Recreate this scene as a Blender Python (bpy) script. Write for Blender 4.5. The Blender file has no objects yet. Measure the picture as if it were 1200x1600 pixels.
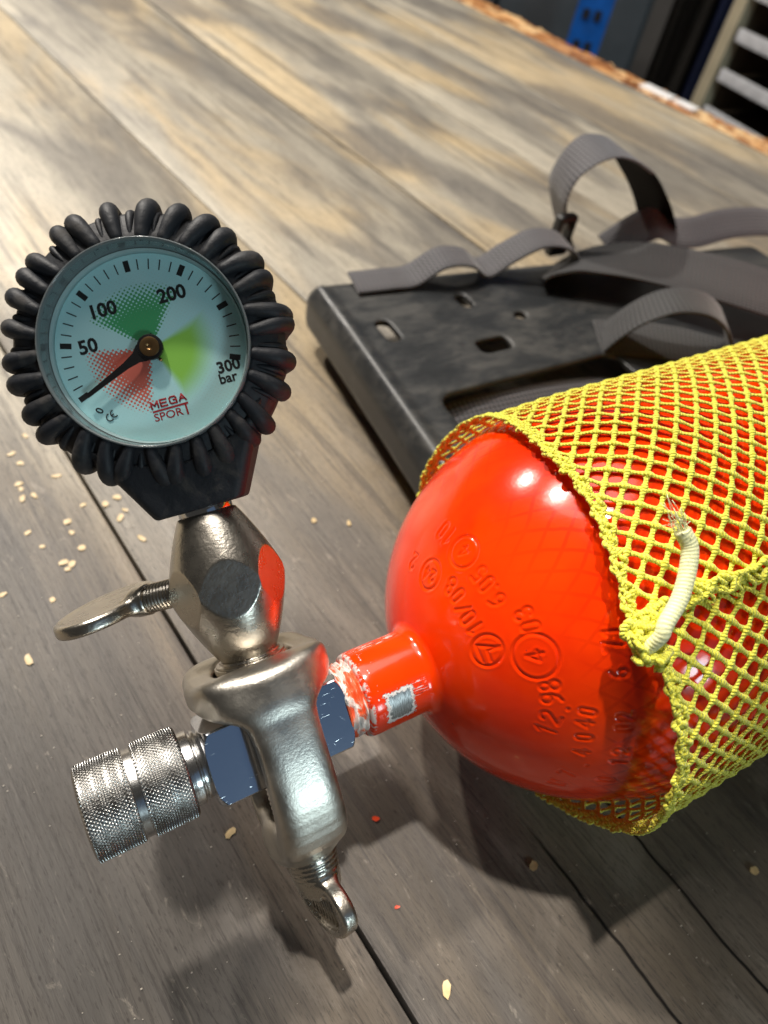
import bpy, bmesh, math, random
import numpy as np
from mathutils import Matrix, Vector
from math import sin, cos, pi, radians, hypot, atan2, sqrt

rng = random.Random(7)
nr = np.random.RandomState(11)
scene = bpy.context.scene
COL = scene.collection

# ------------------------------------------------------------------ camera
cam_d = bpy.data.cameras.new('camera')
cam_o = bpy.data.objects.new('camera', cam_d)
COL.objects.link(cam_o)
cam_o.matrix_world = Matrix(((0.86690, 0.28144, -0.41143, -0.16123),
                             (-0.47690, 0.70845, -0.52026, -0.07300),
                             (0.14506, 0.64722, 0.74837, 0.26307),
                             (0, 0, 0, 1)))
cam_d.sensor_fit = 'VERTICAL'
cam_d.sensor_height = 36.0
cam_d.lens = 24.075
cam_d.clip_start = 0.01
cam_d.clip_end = 60.0
cam_d.dof.use_dof = True
cam_d.dof.focus_distance = 0.192
cam_d.dof.aperture_fstop = 10.5
scene.camera = cam_o

# ------------------------------------------------------------------ world and lamps (an indoor workshop)
world = bpy.data.worlds.new('World')
scene.world = world
world.use_nodes = True
bgn = world.node_tree.nodes['Background']
bgn.inputs[0].default_value = (1.0, 0.95, 0.88, 1)
bgn.inputs[1].default_value = 0.045


def area(name, loc, target, size, power, color, shape='DISK', size_y=None):
    l = bpy.data.lights.new(name, 'AREA')
    l.shape = shape
    l.size = size
    if size_y:
        l.size_y = size_y
    l.energy = power
    l.color = color
    o = bpy.data.objects.new(name, l)
    COL.objects.link(o)
    o.location = loc
    d = Vector(target) - Vector(loc)
    o.rotation_euler = d.to_track_quat('-Z', 'Y').to_euler()
    return o


area('ceiling_lamp_main', (-0.26, 1.10, 1.66), (-0.06, 0.05, 0.0), 0.085, 27, (1.0, 0.93, 0.84))
area('ceiling_lamp_far', (-0.55, 4.10, 2.90), (-0.05, 0.1, 0.0), 0.16, 135, (1.0, 0.93, 0.84))
area('ceiling_panel_light', (0.10, 0.85, 1.75), (0.0, 0.05, 0.0), 1.2, 15, (1.0, 0.95, 0.89))
area('blue_reflection_light', (0.42, -2.0, 1.30), (-0.1, 0, 0.07), 1.5, 1.35, (0.17, 0.40, 0.80), 'RECTANGLE', 1.5)  # added panel: stands in for an unseen blue surface mirrored in the metal
area('window_light', (0.45, -2.6, 0.70), (-0.1, 0, 0.07), 0.45, 17, (0.72, 0.93, 1.0), 'RECTANGLE', 0.55)

# added narrow spot without a known lamp: brightens the table beside the valve
sl = bpy.data.lights.new('pool_fill_spot', 'SPOT')
sl.energy = 108
sl.color = (1.0, 0.93, 0.85)
sl.shadow_soft_size = 0.03
sl.spot_size = radians(4.9)
sl.spot_blend = 0.55
so = bpy.data.objects.new('pool_fill_spot', sl)
COL.objects.link(so)
so.location = (-0.07, 0.32, 1.75)
so.rotation_euler = (Vector((-0.083, -0.062, 0)) - Vector(so.location)).to_track_quat('-Z', 'Y').to_euler()

vs = scene.view_settings
vs.view_transform = 'Standard'
vs.look = 'None'
vs.exposure = 0.0
vs.gamma = 1.0
vs.use_curve_mapping = False


# ------------------------------------------------------------------ helpers: objects
def link(o, parent=None):
    COL.objects.link(o)
    if parent is not None:
        o.parent = parent
    return o


def empty(name, loc=(0, 0, 0), rot=(0, 0, 0), label=None, category=None, group=None):
    o = bpy.data.objects.new(name, None)
    o.empty_display_size = 0.02
    link(o)
    o.location = loc
    o.rotation_euler = rot
    tag(o, label, category, group)
    return o


def tag(o, label=None, category=None, group=None, kind=None):
    if label:
        o['label'] = label
    if category:
        o['category'] = category
    if group:
        o['group'] = group
    if kind:
        o['kind'] = kind
    return o


def mk(name, verts, faces, mat, parent=None, scale=0.001, smooth=True, sharp=None, uv=None, link_it=True):
    """verts in millimetres (scale .001) -> one mesh object"""
    me = bpy.data.meshes.new(name)
    v = np.asarray(verts, dtype=np.float64) * scale
    me.from_pydata(v.tolist(), [], [list(map(int, f)) for f in faces])
    if uv is not None:
        l = me.uv_layers.new(name='UVMap')
        vi = np.empty(len(me.loops), dtype=np.int64)
        me.loops.foreach_get('vertex_index', vi)
        l.data.foreach_set('uv', np.asarray(uv, dtype=np.float32)[vi].ravel())
    me.polygons.foreach_set('use_smooth', [smooth] * len(me.polygons))
    if sharp is not None:
        me.set_sharp_from_angle(angle=radians(sharp))
    me.materials.append(mat)
    me.update()
    o = bpy.data.objects.new(name, me)
    if link_it:
        link(o, parent)
    return o


def box(x0, x1, y0, y1, z0, z1, bev=0.0):
    """chamfered box -> verts, faces"""
    bm = bmesh.new()
    bmesh.ops.create_cube(bm, size=1.0)
    for v in bm.verts:
        v.co = Vector(((x0 + x1) / 2 + v.co.x * (x1 - x0), (y0 + y1) / 2 + v.co.y * (y1 - y0), (z0 + z1) / 2 + v.co.z * (z1 - z0)))
    if bev > 0:
        bmesh.ops.bevel(bm, geom=bm.edges[:], offset=bev, segments=2, affect='EDGES', profile=0.6)
    bm.verts.ensure_lookup_table()
    bm.verts.index_update()
    V = [tuple(v.co) for v in bm.verts]
    F = [[v.index for v in f.verts] for f in bm.faces]
    bm.free()
    return V, F


def join(parts):
    V, F = [], []
    for v, f in parts:
        o = len(V)
        V.extend([tuple(p) for p in v])
        F.extend([[i + o for i in q] for q in f])
    return V, F


def joinuv(parts):
    V, F, U = [], [], []
    for v, f, u in parts:
        o = len(V)
        V.extend([tuple(p) for p in v])
        F.extend([[i + o for i in q] for q in f])
        U.extend([tuple(p) for p in u])
    return V, F, U


def grid_faces(nu, nv, wrap_u=False, flip=False):
    """vertex index = u*nv+v"""
    F = []
    for i in range(nu if wrap_u else nu - 1):
        j = (i + 1) % nu
        for k in range(nv - 1):
            q = [i * nv + k, j * nv + k, j * nv + k + 1, i * nv + k + 1]
            F.append(q[::-1] if flip else q)
    return F


def polar(axis_pts, rfun, angs, cap0=True, cap1=True, frame=None):
    """solid of (angle, station): axis_pts = list of stations t, rfun(t, ang)->r; returns in frame (axis along local z)"""
    angs = list(angs)
    nu, nv = len(angs), len(axis_pts)
    V = []
    for a in angs:
        for t in axis_pts:
            r = rfun(t, a)
            V.append((r * cos(a), r * sin(a), t))
    F = grid_faces(nu, nv, True)
    if cap0:
        V.append((0, 0, axis_pts[0]))
        c = len(V) - 1
        for i in range(nu):
            F.append([c, ((i + 1) % nu) * nv, i * nv])
    if cap1:
        V.append((0, 0, axis_pts[-1]))
        c = len(V) - 1
        for i in range(nu):
            F.append([c, i * nv + nv - 1, ((i + 1) % nu) * nv + nv - 1])
    if frame is not None:
        V = [frame(p) for p in V]
    return V, F


def lathe(profile, n=96, frame=None, closed_ends=True):
    """profile: list of (t, r)"""
    V = []
    nv = len(profile)
    U = []
    for i in range(n):
        a = 2 * pi * i / n
        for (t, r) in profile:
            V.append((r * cos(a), r * sin(a), t))
            U.append((i / n, t))
    F = grid_faces(n, nv, True)
    if frame is not None:
        V = [frame(p) for p in V]
    return V, F


def bezel_profile(pts, rad=0.4, seg=3):
    """round the inner corners of a (t,r) polyline"""
    out = [pts[0]]
    for i in range(1, len(pts) - 1):
        p0, p1, p2 = np.array(pts[i - 1]), np.array(pts[i]), np.array(pts[i + 1])
        d0, d2 = p0 - p1, p2 - p1
        l0, l2 = np.linalg.norm(d0), np.linalg.norm(d2)
        r = min(rad, l0 * .45, l2 * .45)
        a, b = p1 + d0 / l0 * r, p1 + d2 / l2 * r
        for k in range(seg + 1):
            t = k / seg
            out.append(tuple((1 - t) ** 2 * a + 2 * t * (1 - t) * p1 + t * t * b))
    out.append(pts[-1])
    return out


def catmull(P, n):
    P = np.asarray(P, float)
    Q = np.vstack([2 * P[0] - P[1], P, 2 * P[-1] - P[-2]])
    out = []
    for i in range(1, len(Q) - 2):
        for k in range(n):
            t = k / n
            a, b, c, d = Q[i - 1], Q[i], Q[i + 1], Q[i + 2]
            out.append(0.5 * (2 * b + (c - a) * t + (2 * a - 5 * b + 4 * c - d) * t * t + (3 * b - 3 * c + d - a) * t ** 3))
    out.append(Q[-2])
    return np.array(out)


def tube(P, rad, n=8, cap=True, flat=None, normals=None):
    """swept tube. rad scalar/array. normals: list of vectors; flat: squash factor along the normal"""
    P = np.asarray(P, float)
    m = len(P)
    rad = np.broadcast_to(np.asarray(rad, float), (m,))
    T = np.gradient(P, axis=0)
    T /= np.linalg.norm(T, axis=1)[:, None] + 1e-12
    if normals is None:
        ref = np.array([0, 0, 1.]) if abs(T[0][2]) < .9 else np.array([1., 0, 0])
        nn = ref - T[0] * (ref @ T[0])
        nn /= np.linalg.norm(nn)
        Ns = [nn]
        for i in range(1, m):
            nn = nn - T[i] * (nn @ T[i])
            nn /= np.linalg.norm(nn) + 1e-12
            Ns.append(nn)
        Ns = np.array(Ns)
    else:
        Ns = np.asarray(normals, float)
        Ns = Ns - T * np.sum(Ns * T, axis=1)[:, None]
        Ns /= np.linalg.norm(Ns, axis=1)[:, None] + 1e-12
    B = np.cross(T, Ns)
    fl = 1.0 if flat is None else flat
    dist = np.concatenate([[0], np.cumsum(np.linalg.norm(np.diff(P, axis=0), axis=1))])
    V, U = [], []
    for i in range(m):
        for k in range(n):
            a = 2 * pi * k / n
            V.append(P[i] + rad[i] * (cos(a) * B[i] + sin(a) * fl * Ns[i]))
            U.append((dist[i], k / n))
    F = []
    for i in range(m - 1):
        for k in range(n):
            k2 = (k + 1) % n
            F.append([i * n + k, i * n + k2, (i + 1) * n + k2, (i + 1) * n + k])
    if cap:
        F.append([k for k in range(n)][::-1])
        F.append([(m - 1) * n + k for k in range(n)])
    return V, F, U


def snet(fn, lo, hi, h):
    """naive surface nets of the signed distance fn(X,Y,Z)<0 inside"""
    lo = np.asarray(lo, float)
    hi = np.asarray(hi, float)
    n = np.ceil((hi - lo) / h).astype(int) + 1
    ax = [lo[i] + h * np.arange(n[i]) for i in range(3)]
    X, Y, Z = np.meshgrid(*ax, indexing='ij')
    D = fn(X, Y, Z).astype(np.float64)
    S = D < 0
    nx, ny, nz = n - 1
    cnt = np.zeros((nx, ny, nz), int)
    acc = np.zeros((nx, ny, nz, 3))
    wt = np.zeros((nx, ny, nz))
    offs = [(0, 0, 0), (1, 0, 0), (0, 1, 0), (1, 1, 0), (0, 0, 1), (1, 0, 1), (0, 1, 1), (1, 1, 1)]
    def sub(A, o):
        return A[o[0]:o[0] + nx, o[1]:o[1] + ny, o[2]:o[2] + nz]
    edges = [(a, b) for a in range(8) for b in range(a + 1, 8) if sum(abs(offs[a][i] - offs[b][i]) for i in range(3)) == 1]
    for a, b in edges:
        da, db = sub(D, offs[a]), sub(D, offs[b])
        mix = (da < 0) != (db < 0)
        t = np.where(mix, da / (da - db + 1e-20), 0)
        for i in range(3):
            acc[..., i] += np.where(mix, offs[a][i] + t * (offs[b][i] - offs[a][i]), 0)
        wt += mix
    act = wt > 0
    idx = -np.ones(act.shape, int)
    idx[act] = np.arange(act.sum())
    I, J, K = np.nonzero(act)
    V = (np.stack([I, J, K], 1) + acc[act] / wt[act][:, None]) * h + lo
    F = []
    # x edges
    for axis in range(3):
        o1, o2 = [(1, 2), (2, 0), (0, 1)][axis]
        sl0 = [slice(None)] * 3
        sl1 = [slice(None)] * 3
        sl0[axis] = slice(0, -1)
        sl1[axis] = slice(1, None)
        diff = S[tuple(sl0)] != S[tuple(sl1)]
        a0 = S[tuple(sl0)]
        P = np.argwhere(diff)
        if len(P) == 0:
            continue
        ok = (P[:, o1] > 0) & (P[:, o2] > 0) & (P[:, o1] < n[o1] - 1) & (P[:, o2] < n[o2] - 1)
        P = P[ok]
        ins = a0[tuple(P.T)]
        def cell(d1, d2):
            Q = P.copy()
            Q[:, o1] -= d1
            Q[:, o2] -= d2
            return idx[tuple(Q.T)]
        q = np.stack([cell(1, 1), cell(0, 1), cell(0, 0), cell(1, 0)], 1)
        q[~ins] = q[~ins][:, ::-1]
        F.append(q)
    F = np.concatenate(F)
    return V, F


def smin(a, b, k):
    h = np.clip(0.5 + 0.5 * (b - a) / k, 0, 1)
    return b * (1 - h) + a * h - k * h * (1 - h)


def smax(a, b, k):
    return -smin(-a, -b, k)


def sd_box(X, Y, Z, c, hs, r=0.0):
    qx, qy, qz = np.abs(X - c[0]) - hs[0] + r, np.abs(Y - c[1]) - hs[1] + r, np.abs(Z - c[2]) - hs[2] + r
    return np.sqrt(np.maximum(qx, 0) ** 2 + np.maximum(qy, 0) ** 2 + np.maximum(qz, 0) ** 2) + np.minimum(np.maximum(qx, np.maximum(qy, qz)), 0) - r


def sd_cap(X, Y, Z, a, b, r1, r2=None):
    a, b = np.array(a, float), np.array(b, float)
    r2 = r1 if r2 is None else r2
    d = b - a
    t = np.clip(((X - a[0]) * d[0] + (Y - a[1]) * d[1] + (Z - a[2]) * d[2]) / (d @ d), 0, 1)
    return np.sqrt((X - a[0] - t * d[0]) ** 2 + (Y - a[1] - t * d[1]) ** 2 + (Z - a[2] - t * d[2]) ** 2) - (r1 + (r2 - r1) * t)


# ------------------------------------------------------------------ helpers: materials
class NT:
    def __init__(self, name):
        self.mat = bpy.data.materials.new(name)
        self.mat.use_nodes = True
        self.t = self.mat.node_tree
        self.n = self.t.nodes
        self.l = self.t.links
        self.bsdf = self.n['Principled BSDF']
        self.out = self.n['Material Output']

    def new(self, typ, **kw):
        n = self.n.new(typ)
        for k, v in kw.items():
            setattr(n, k, v)
        return n

    def put(self, sock, v):
        if hasattr(v, 'is_output') or isinstance(v, bpy.types.NodeSocket):
            self.l.new(v, sock)
        else:
            if hasattr(sock.default_value, '__len__') and not isinstance(v, (int, float)):
                v = tuple(v)
                if len(sock.default_value) == 4 and len(v) == 3:
                    v = v + (1.0,)
            sock.default_value = v

    def m(self, op, a, b=None, c=None, clamp=False):
        n = self.new('ShaderNodeMath', operation=op, use_clamp=clamp)
        for i, v in enumerate((a, b, c)):
            if v is not None:
                self.put(n.inputs[i], v)
        return n.outputs[0]

    def vm(self, op, a, b):
        n = self.new('ShaderNodeVectorMath', operation=op)
        self.put(n.inputs[0], a)
        self.put(n.inputs[1], b)
        return n.outputs[0]

    def coord(self, which='Object'):
        return self.new('ShaderNodeTexCoord').outputs[which]

    def sep(self, v):
        n = self.new('ShaderNodeSeparateXYZ')
        self.put(n.inputs[0], v)
        return n.outputs

    def comb(self, x, y, z):
        n = self.new('ShaderNodeCombineXYZ')
        for i, v in enumerate((x, y, z)):
            self.put(n.inputs[i], v)
        return n.outputs[0]

    def noise(self, vec, scale=1.0, detail=4.0, rough=0.55, dist=0.0):
        n = self.new('ShaderNodeTexNoise')
        self.put(n.inputs['Vector'], vec)
        n.inputs['Scale'].default_value = scale
        n.inputs['Detail'].default_value = detail
        n.inputs['Roughness'].default_value = rough
        n.inputs['Distortion'].default_value = dist
        return n.outputs[0]

    def voro(self, vec, scale, feature='F1', out='Distance'):
        n = self.new('ShaderNodeTexVoronoi', feature=feature)
        self.put(n.inputs['Vector'], vec)
        n.inputs['Scale'].default_value = scale
        return n.outputs[out]

    def ramp(self, f, stops, interp='LINEAR'):
        n = self.new('ShaderNodeValToRGB')
        n.color_ramp.interpolation = interp
        e = n.color_ramp.elements
        while len(e) > 1:
            e.remove(e[-1])
        for i, (p, c) in enumerate(stops):
            el = e[0] if i == 0 else e.new(p)
            el.position = p
            if not hasattr(c, '__len__'):
                c = (c, c, c)
            el.color = tuple(c) + (1.0,)
        self.put(n.inputs[0], f)
        return n.outputs[0]

    def mix(self, f, a, b, mode='MIX'):
        n = self.new('ShaderNodeMix', data_type='RGBA', blend_type=mode)
        self.put(n.inputs[0], f)
        self.put(n.inputs[6], a)
        self.put(n.inputs[7], b)
        return n.outputs[2]

    def step(self, v, lo, hi):
        n = self.new('ShaderNodeMapRange', interpolation_type='SMOOTHSTEP')
        self.put(n.inputs[0], v)
        n.inputs[1].default_value = lo
        n.inputs[2].default_value = hi
        return n.outputs[0]

    def bump(self, h, strength=0.3, dist=0.001, normal=None):
        n = self.new('ShaderNodeBump')
        n.inputs['Strength'].default_value = strength
        n.inputs['Distance'].default_value = dist
        self.put(n.inputs['Height'], h)
        if normal is not None:
            self.put(n.inputs['Normal'], normal)
        return n.outputs[0]

    def set(self, **kw):
        names = {'color': 'Base Color', 'rough': 'Roughness', 'metal': 'Metallic', 'spec': 'Specular IOR Level', 'coat': 'Coat Weight',
                 'coat_rough': 'Coat Roughness', 'normal': 'Normal', 'sheen': 'Sheen Weight', 'sub': 'Subsurface Weight', 'aniso': 'Anisotropic'}
        for k, v in kw.items():
            self.put(self.bsdf.inputs[names[k]], v)
        return self.mat


def simple(name, color, rough=0.5, metal=0.0, spec=0.5, noise_scale=None, noise_amt=0.15, bump=0.0, bump_scale=400, bump_dist=0.0005):
    g = NT(name)
    c = g.coord()
    col = color
    if noise_scale:
        f = g.noise(c, noise_scale, 5, .6)
        dark = tuple(x * (1 - noise_amt) for x in color)
        light = tuple(min(1, x * (1 + noise_amt)) for x in color)
        col = g.ramp(f, [(.3, dark), (.7, light)])
        g.set(rough=g.ramp(g.noise(c, noise_scale * 2.3, 4), [(.3, max(.03, rough * .8)), (.7, min(1, rough * 1.2))]))
    else:
        g.set(rough=rough)
    g.set(color=col, metal=metal, spec=spec)
    if bump:
        g.set(normal=g.bump(g.noise(c, bump_scale, 3, .5), bump, bump_dist))
    return g.mat


# ---- weathered table wood (local x across the plank, y along it)
def wood():
    g = NT('weathered_plank_wood')
    oi = g.new('ShaderNodeObjectInfo').outputs['Random']
    c0 = g.coord()
    off = g.comb(g.m('MULTIPLY', oi, 7.0), g.m('MULTIPLY', oi, 13.0), g.m('MULTIPLY', oi, 3.0))
    c = g.vm('ADD', c0, off)
    sx, sy, sz = g.sep(c0)[0:3]
    wig = g.m('MULTIPLY', g.m('SUBTRACT', g.noise(g.vm('MULTIPLY', c, (14, 3.2, 1)), 1, 3), .5), .010)
    cw = g.vm('ADD', c, g.comb(wig, 0, 0))
    big = g.noise(g.vm('MULTIPLY', c, (11, 2.4, 1)), 1.0, 5, .56, .5)
    stain = g.noise(g.vm('ADD', g.vm('MULTIPLY', c, (13, 3.4, 1)), (3.3, 8.1, 0)), 1.0, 4, .55, .5)
    streak = g.noise(g.vm('MULTIPLY', cw, (120, 4.0, 1)), 1.0, 6, .68)
    fine = g.noise(g.vm('MULTIPLY', cw, (800, 26, 1)), 1.0, 6, .72)
    hair = g.noise(g.vm('MULTIPLY', cw, (1900, 70, 1)), 1.0, 4, .65)
    base = g.ramp(big, [(.30, (.24, .218, .182)), (.42, (.41, .372, .30)), (.55, (.55, .495, .39)), (.70, (.64, .58, .455))])
    # warm ochre zones
    och = g.step(g.noise(g.vm('ADD', g.vm('MULTIPLY', c, (10, 2.6, 1)), (9.2, 1.7, 0)), 1.0, 4, .55, .5), .46, .64)
    base = g.mix(g.m('MULTIPLY', och, .68), base, (.66, .49, .26))
    # near end greyer; darkened in the colour too, for light fading towards the viewer
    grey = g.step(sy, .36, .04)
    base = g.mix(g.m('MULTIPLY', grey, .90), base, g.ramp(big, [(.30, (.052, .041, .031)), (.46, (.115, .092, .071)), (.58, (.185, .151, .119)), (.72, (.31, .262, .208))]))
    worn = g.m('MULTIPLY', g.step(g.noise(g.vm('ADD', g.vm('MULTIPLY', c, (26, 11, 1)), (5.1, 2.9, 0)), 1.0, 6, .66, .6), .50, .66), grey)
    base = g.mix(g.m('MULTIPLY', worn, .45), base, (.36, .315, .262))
    base = g.mix(g.m('MULTIPLY', g.step(streak, .50, .66), .58), base, (.072, .062, .055))
    base = g.mix(g.m('MULTIPLY', g.step(stain, .45, .64), .74), base, (.120, .111, .103))
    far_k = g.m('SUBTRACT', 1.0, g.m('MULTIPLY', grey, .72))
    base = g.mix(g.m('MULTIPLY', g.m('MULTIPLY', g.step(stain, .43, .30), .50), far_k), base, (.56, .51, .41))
    base = g.mix(g.m('MULTIPLY', g.step(fine, .50, .68), .70), base, (.058, .050, .045))
    base = g.mix(g.m('MULTIPLY', g.m('MULTIPLY', g.step(hair, .55, .72), .38), far_k), base, (.46, .41, .34))
    base = g.mix(g.m('MULTIPLY', g.step(hair, .46, .30), .40), base, (.045, .040, .036))
    pore = g.step(g.noise(g.vm('MULTIPLY', cw, (1500, 210, 1)), 1.0, 4, .7), .54, .66)
    base = g.mix(g.m('MULTIPLY', pore, .55), base, (.040, .034, .030))
    pit = g.step(g.voro(g.vm('MULTIPLY', c, (1, .55, 1)), 260), .16, .05)
    base = g.mix(g.m('MULTIPLY', g.m('MULTIPLY', pit, g.step(g.noise(c, 60, 2), .52, .6)), .6), base, (.035, .029, .025))
    # pale scuffs
    sc = g.step(g.noise(g.vm('MULTIPLY', c, (190, 75, 1)), 1.0, 5, .7, .8), .60, .74)
    base = g.mix(g.m('MULTIPLY', sc, .42), base, (.50, .44, .36))
    # two long drying cracks
    cr = None
    for x0, s0, s1 in ((-.0478, -.03, -.06), (-.0146, -.03, -.045)):
        d = g.m('ABSOLUTE', g.m('SUBTRACT', g.m('ADD', sx, g.m('MULTIPLY', g.m('SUBTRACT', g.noise(g.vm('MULTIPLY', c0, (4, 30, 1)), 1, 3), .5), .005)), x0))
        k = g.m('MULTIPLY', g.step(d, .00085, .00025), g.step(sy, s0, s1))
        cr = k if cr is None else g.m('MAXIMUM', cr, k)
    base = g.mix(cr, base, (.010, .008, .007))
    h = g.m('ADD', g.m('MULTIPLY', fine, -.55), g.m('ADD', g.m('MULTIPLY', streak, -.5), g.m('MULTIPLY', cr, -1.5)))
    h = g.m('ADD', h, g.m('MULTIPLY', big, .8))
    g.set(color=base, rough=g.ramp(stain, [(.3, .36), (.7, .55)]), spec=.45, normal=g.bump(h, .6, .0008))
    return g.mat


M_WOOD = wood()


def edge_wood():
    g = NT('chipped_board_edge')
    c = g.coord()
    v = g.voro(g.vm('MULTIPLY', c, (1, .45, 1)), 90, 'F1', 'Color')
    f = g.noise(c, 120, 5, .7)
    f2 = g.m('MULTIPLY', g.sep(v)[0], .6)
    k = g.m('ADD', g.m('MULTIPLY', f, .6), f2)
    col = g.ramp(k, [(.2, (.15, .055, .02)), (.45, (.44, .18, .062)), (.65, (.70, .34, .12)), (.85, (.90, .62, .32))])
    g.set(color=col, rough=.34, spec=.6, normal=g.bump(k, .7, .003))
    return g.mat


M_EDGE = edge_wood()
M_UNDER = simple('dark_gap_underside', (.022, .018, .015), .9)


def paint_orange(neck=False):
    g = NT('orange_enamel_neck' if neck else 'orange_enamel')
    c = g.coord()
    n1 = g.noise(c, 38, 4, .55)
    col = g.ramp(n1, [(.3, (.90, .036, .0005)), (.7, (.95, .052, .001))])
    rough = .16
    bumpn = g.noise(c, 260, 2, .5)
    fineb = g.bump(bumpn, .10, .0004)
    metal = 0.0
    if not neck:
        ox, oy, oz = g.sep(c)[0:3]
        ang = g.m('ARCTAN2', g.m('MULTIPLY', oy, -1.0), g.m('SUBTRACT', oz, .07))
        wob = g.m('MULTIPLY', g.m('SUBTRACT', g.noise(c, 60, 3), .5), .55)
        su = g.m('ADD', g.m('MULTIPLY', ox, 1 / .0085), wob)
        av = g.m('MULTIPLY', ang, 180 / pi / 7.4)
        l1 = g.m('ABSOLUTE', g.m('SUBTRACT', g.m('FRACT', g.m('ADD', su, av)), .5))
        l2 = g.m('ABSOLUTE', g.m('SUBTRACT', g.m('FRACT', g.m('SUBTRACT', su, av)), .5))
        ln_ = g.m('MAXIMUM', g.step(l1, .13, .03), g.step(l2, .13, .03))
        zone = g.m('MULTIPLY', g.step(g.m('ADD', ox, g.m('MULTIPLY', wob, .03)), -.062, -.040), g.step(g.noise(c, 32, 3), .38, .58))
        col = g.mix(g.m('MULTIPLY', g.m('MULTIPLY', ln_, zone), .55), col, (.62, .014, .001))
        col = g.mix(g.m('MULTIPLY', g.step(g.noise(g.vm('ADD', c, (4.1, 2.2, 7.7)), 26, 4, .6), .50, .68), .6), col, (.80, .022, .001))
        # chipped specks
        sp = g.noise(c, 420, 2, .5)
        msk = g.m('MULTIPLY', g.step(sp, .765, .785), g.step(g.noise(c, 45, 2), .50, .58))
        col = g.mix(msk, col, (.05, .035, .028))
        # grime
        gr = g.step(g.noise(g.vm('MULTIPLY', c, (30, 60, 60)), 1, 5, .7), .62, .8)
        col = g.mix(g.m('MULTIPLY', gr, .18), col, (.25, .03, .008))
    else:
        uv = g.coord('UV')
        u, v, _ = g.sep(uv)[0:3]
        # uv.x = mm along the neck (-100..-78), uv.y = degrees from top towards the viewer
        w1 = g.m('MULTIPLY', g.m('SUBTRACT', g.noise(g.vm('MULTIPLY', uv, (.8, .18, 1)), 1, 5, .72), .5), 4.6)
        du = g.m('SUBTRACT', g.m('ABSOLUTE', g.m('ADD', u, 90.2)), 4.3)
        dv = g.m('SUBTRACT', g.m('MULTIPLY', g.m('ABSOLUTE', g.m('SUBTRACT', v, 57.5)), .235), 4.8)
        d = g.m('ADD', g.m('MAXIMUM', du, dv), w1)
        white = g.step(d, .55, .25)
        bare = g.step(d, -.55, -.85)
        col = g.mix(white, col, (.80, .78, .74))
        stripe = g.noise(g.vm('MULTIPLY', uv, (7.0, .10, 1)), 1, 3, .6)
        col = g.mix(bare, col, g.ramp(stripe, [(.35, (.10, .10, .10)), (.6, (.42, .43, .42)), (.8, (.62, .63, .60))]))
        # scratches running along the neck near the shoulder and along the top edge
        s = g.noise(g.vm('MULTIPLY', uv, (.22, .55, 1)), 1, 3, .6)
        for (u0, uh, v0, vh) in ((-83.5, 3.2, 44.0, 13.0), (-89.5, 9.5, -50.0, 15.0)):
            win = g.m('MULTIPLY', g.step(g.m('ABSOLUTE', g.m('SUBTRACT', u, u0)), uh, uh * .6), g.step(g.m('ABSOLUTE', g.m('SUBTRACT', v, v0)), vh, vh * .6))
            k = g.m('MULTIPLY', win, g.step(s, .57, .60))
            col = g.mix(k, col, (.06, .045, .04))
            k = g.m('MULTIPLY', win, g.step(s, .42, .40))
            col = g.mix(k, col, (.78, .72, .68))
        ch = g.m('MULTIPLY', g.step(g.noise(g.vm('MULTIPLY', uv, (.42, .085, 1)), 1, 3, .6), .62, .65), g.step(u, -93.5, -95.5))
        col = g.mix(ch, col, (.76, .73, .70))
        # worn white lip at the front edge
        lip = g.m('MULTIPLY', g.step(g.m('ADD', u, g.m('MULTIPLY', w1, .8)), -98.4, -99.0), g.step(g.noise(g.vm('MULTIPLY', uv, (.3, .06, 1)), 1, 4, .7), .44, .52))
        col = g.mix(lip, col, (.74, .66, .62))
        metal = g.m('MULTIPLY', bare, .85)
        rough = g.m('ADD', .17, g.m('MULTIPLY', white, .18))
        fineb = g.bump(g.m('MULTIPLY', white, -1.0), .8, .0004, fineb)
    g.set(color=col, rough=rough, metal=metal, coat=.25, coat_rough=.05, spec=.35, normal=fineb)
    return g.mat


M_ORANGE = paint_orange()
M_NECK = paint_orange(True)


def thread_mat():
    g = NT('flaked_paint_on_thread')
    uv = g.coord('UV')
    c = g.coord()
    n = g.noise(g.vm('MULTIPLY', c, (1.6, .6, .6)), 190, 4, .6, 1.2)
    col = g.ramp(n, [(.36, (.86, .10, .02)), (.47, (.90, .20, .09)), (.52, (.85, .78, .72)), (.60, (.80, .77, .73)), (.66, (.22, .22, .20)), (.75, (.6, .6, .58))])
    g.set(color=col, rough=.38, normal=g.bump(n, .8, .001))
    return g.mat


M_THREAD = thread_mat()


def nickel(name='satin_nickel', color=(.60, .555, .48), rough=.27, cast=.35, scale=900):
    g = NT(name)
    c = g.coord()
    n = g.noise(c, scale, 3, .6)
    n2 = g.noise(c, 120, 4, .6)
    g.set(color=g.ramp(n2, [(.3, tuple(x * .88 for x in color)), (.7, tuple(min(1, x * 1.08) for x in color))]), metal=1.0,
          rough=g.ramp(n2, [(.3, rough * .85), (.7, rough * 1.2)]), normal=g.bump(n, cast, .00025))
    return g.mat


M_NICKEL = nickel()
M_CAST = nickel('cast_nickel', (.64, .60, .53), .36, .28, 1100)
M_CHROME = nickel('bright_chrome', (.72, .72, .72), .10, .04)
M_KNURL = nickel('knurled_steel', (.60, .59, .57), .24, .1)


def turned(name, color, rough):
    g = NT(name)
    c = g.coord()
    s = g.noise(g.vm('MULTIPLY', c, (4200, 30, 30)), 1, 2, .5)
    g.set(color=color, metal=1.0, rough=rough, normal=g.bump(s, .18, .0002))
    return g.mat


M_TURNED = turned('turned_steel', (.70, .69, .67), .20)


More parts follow.
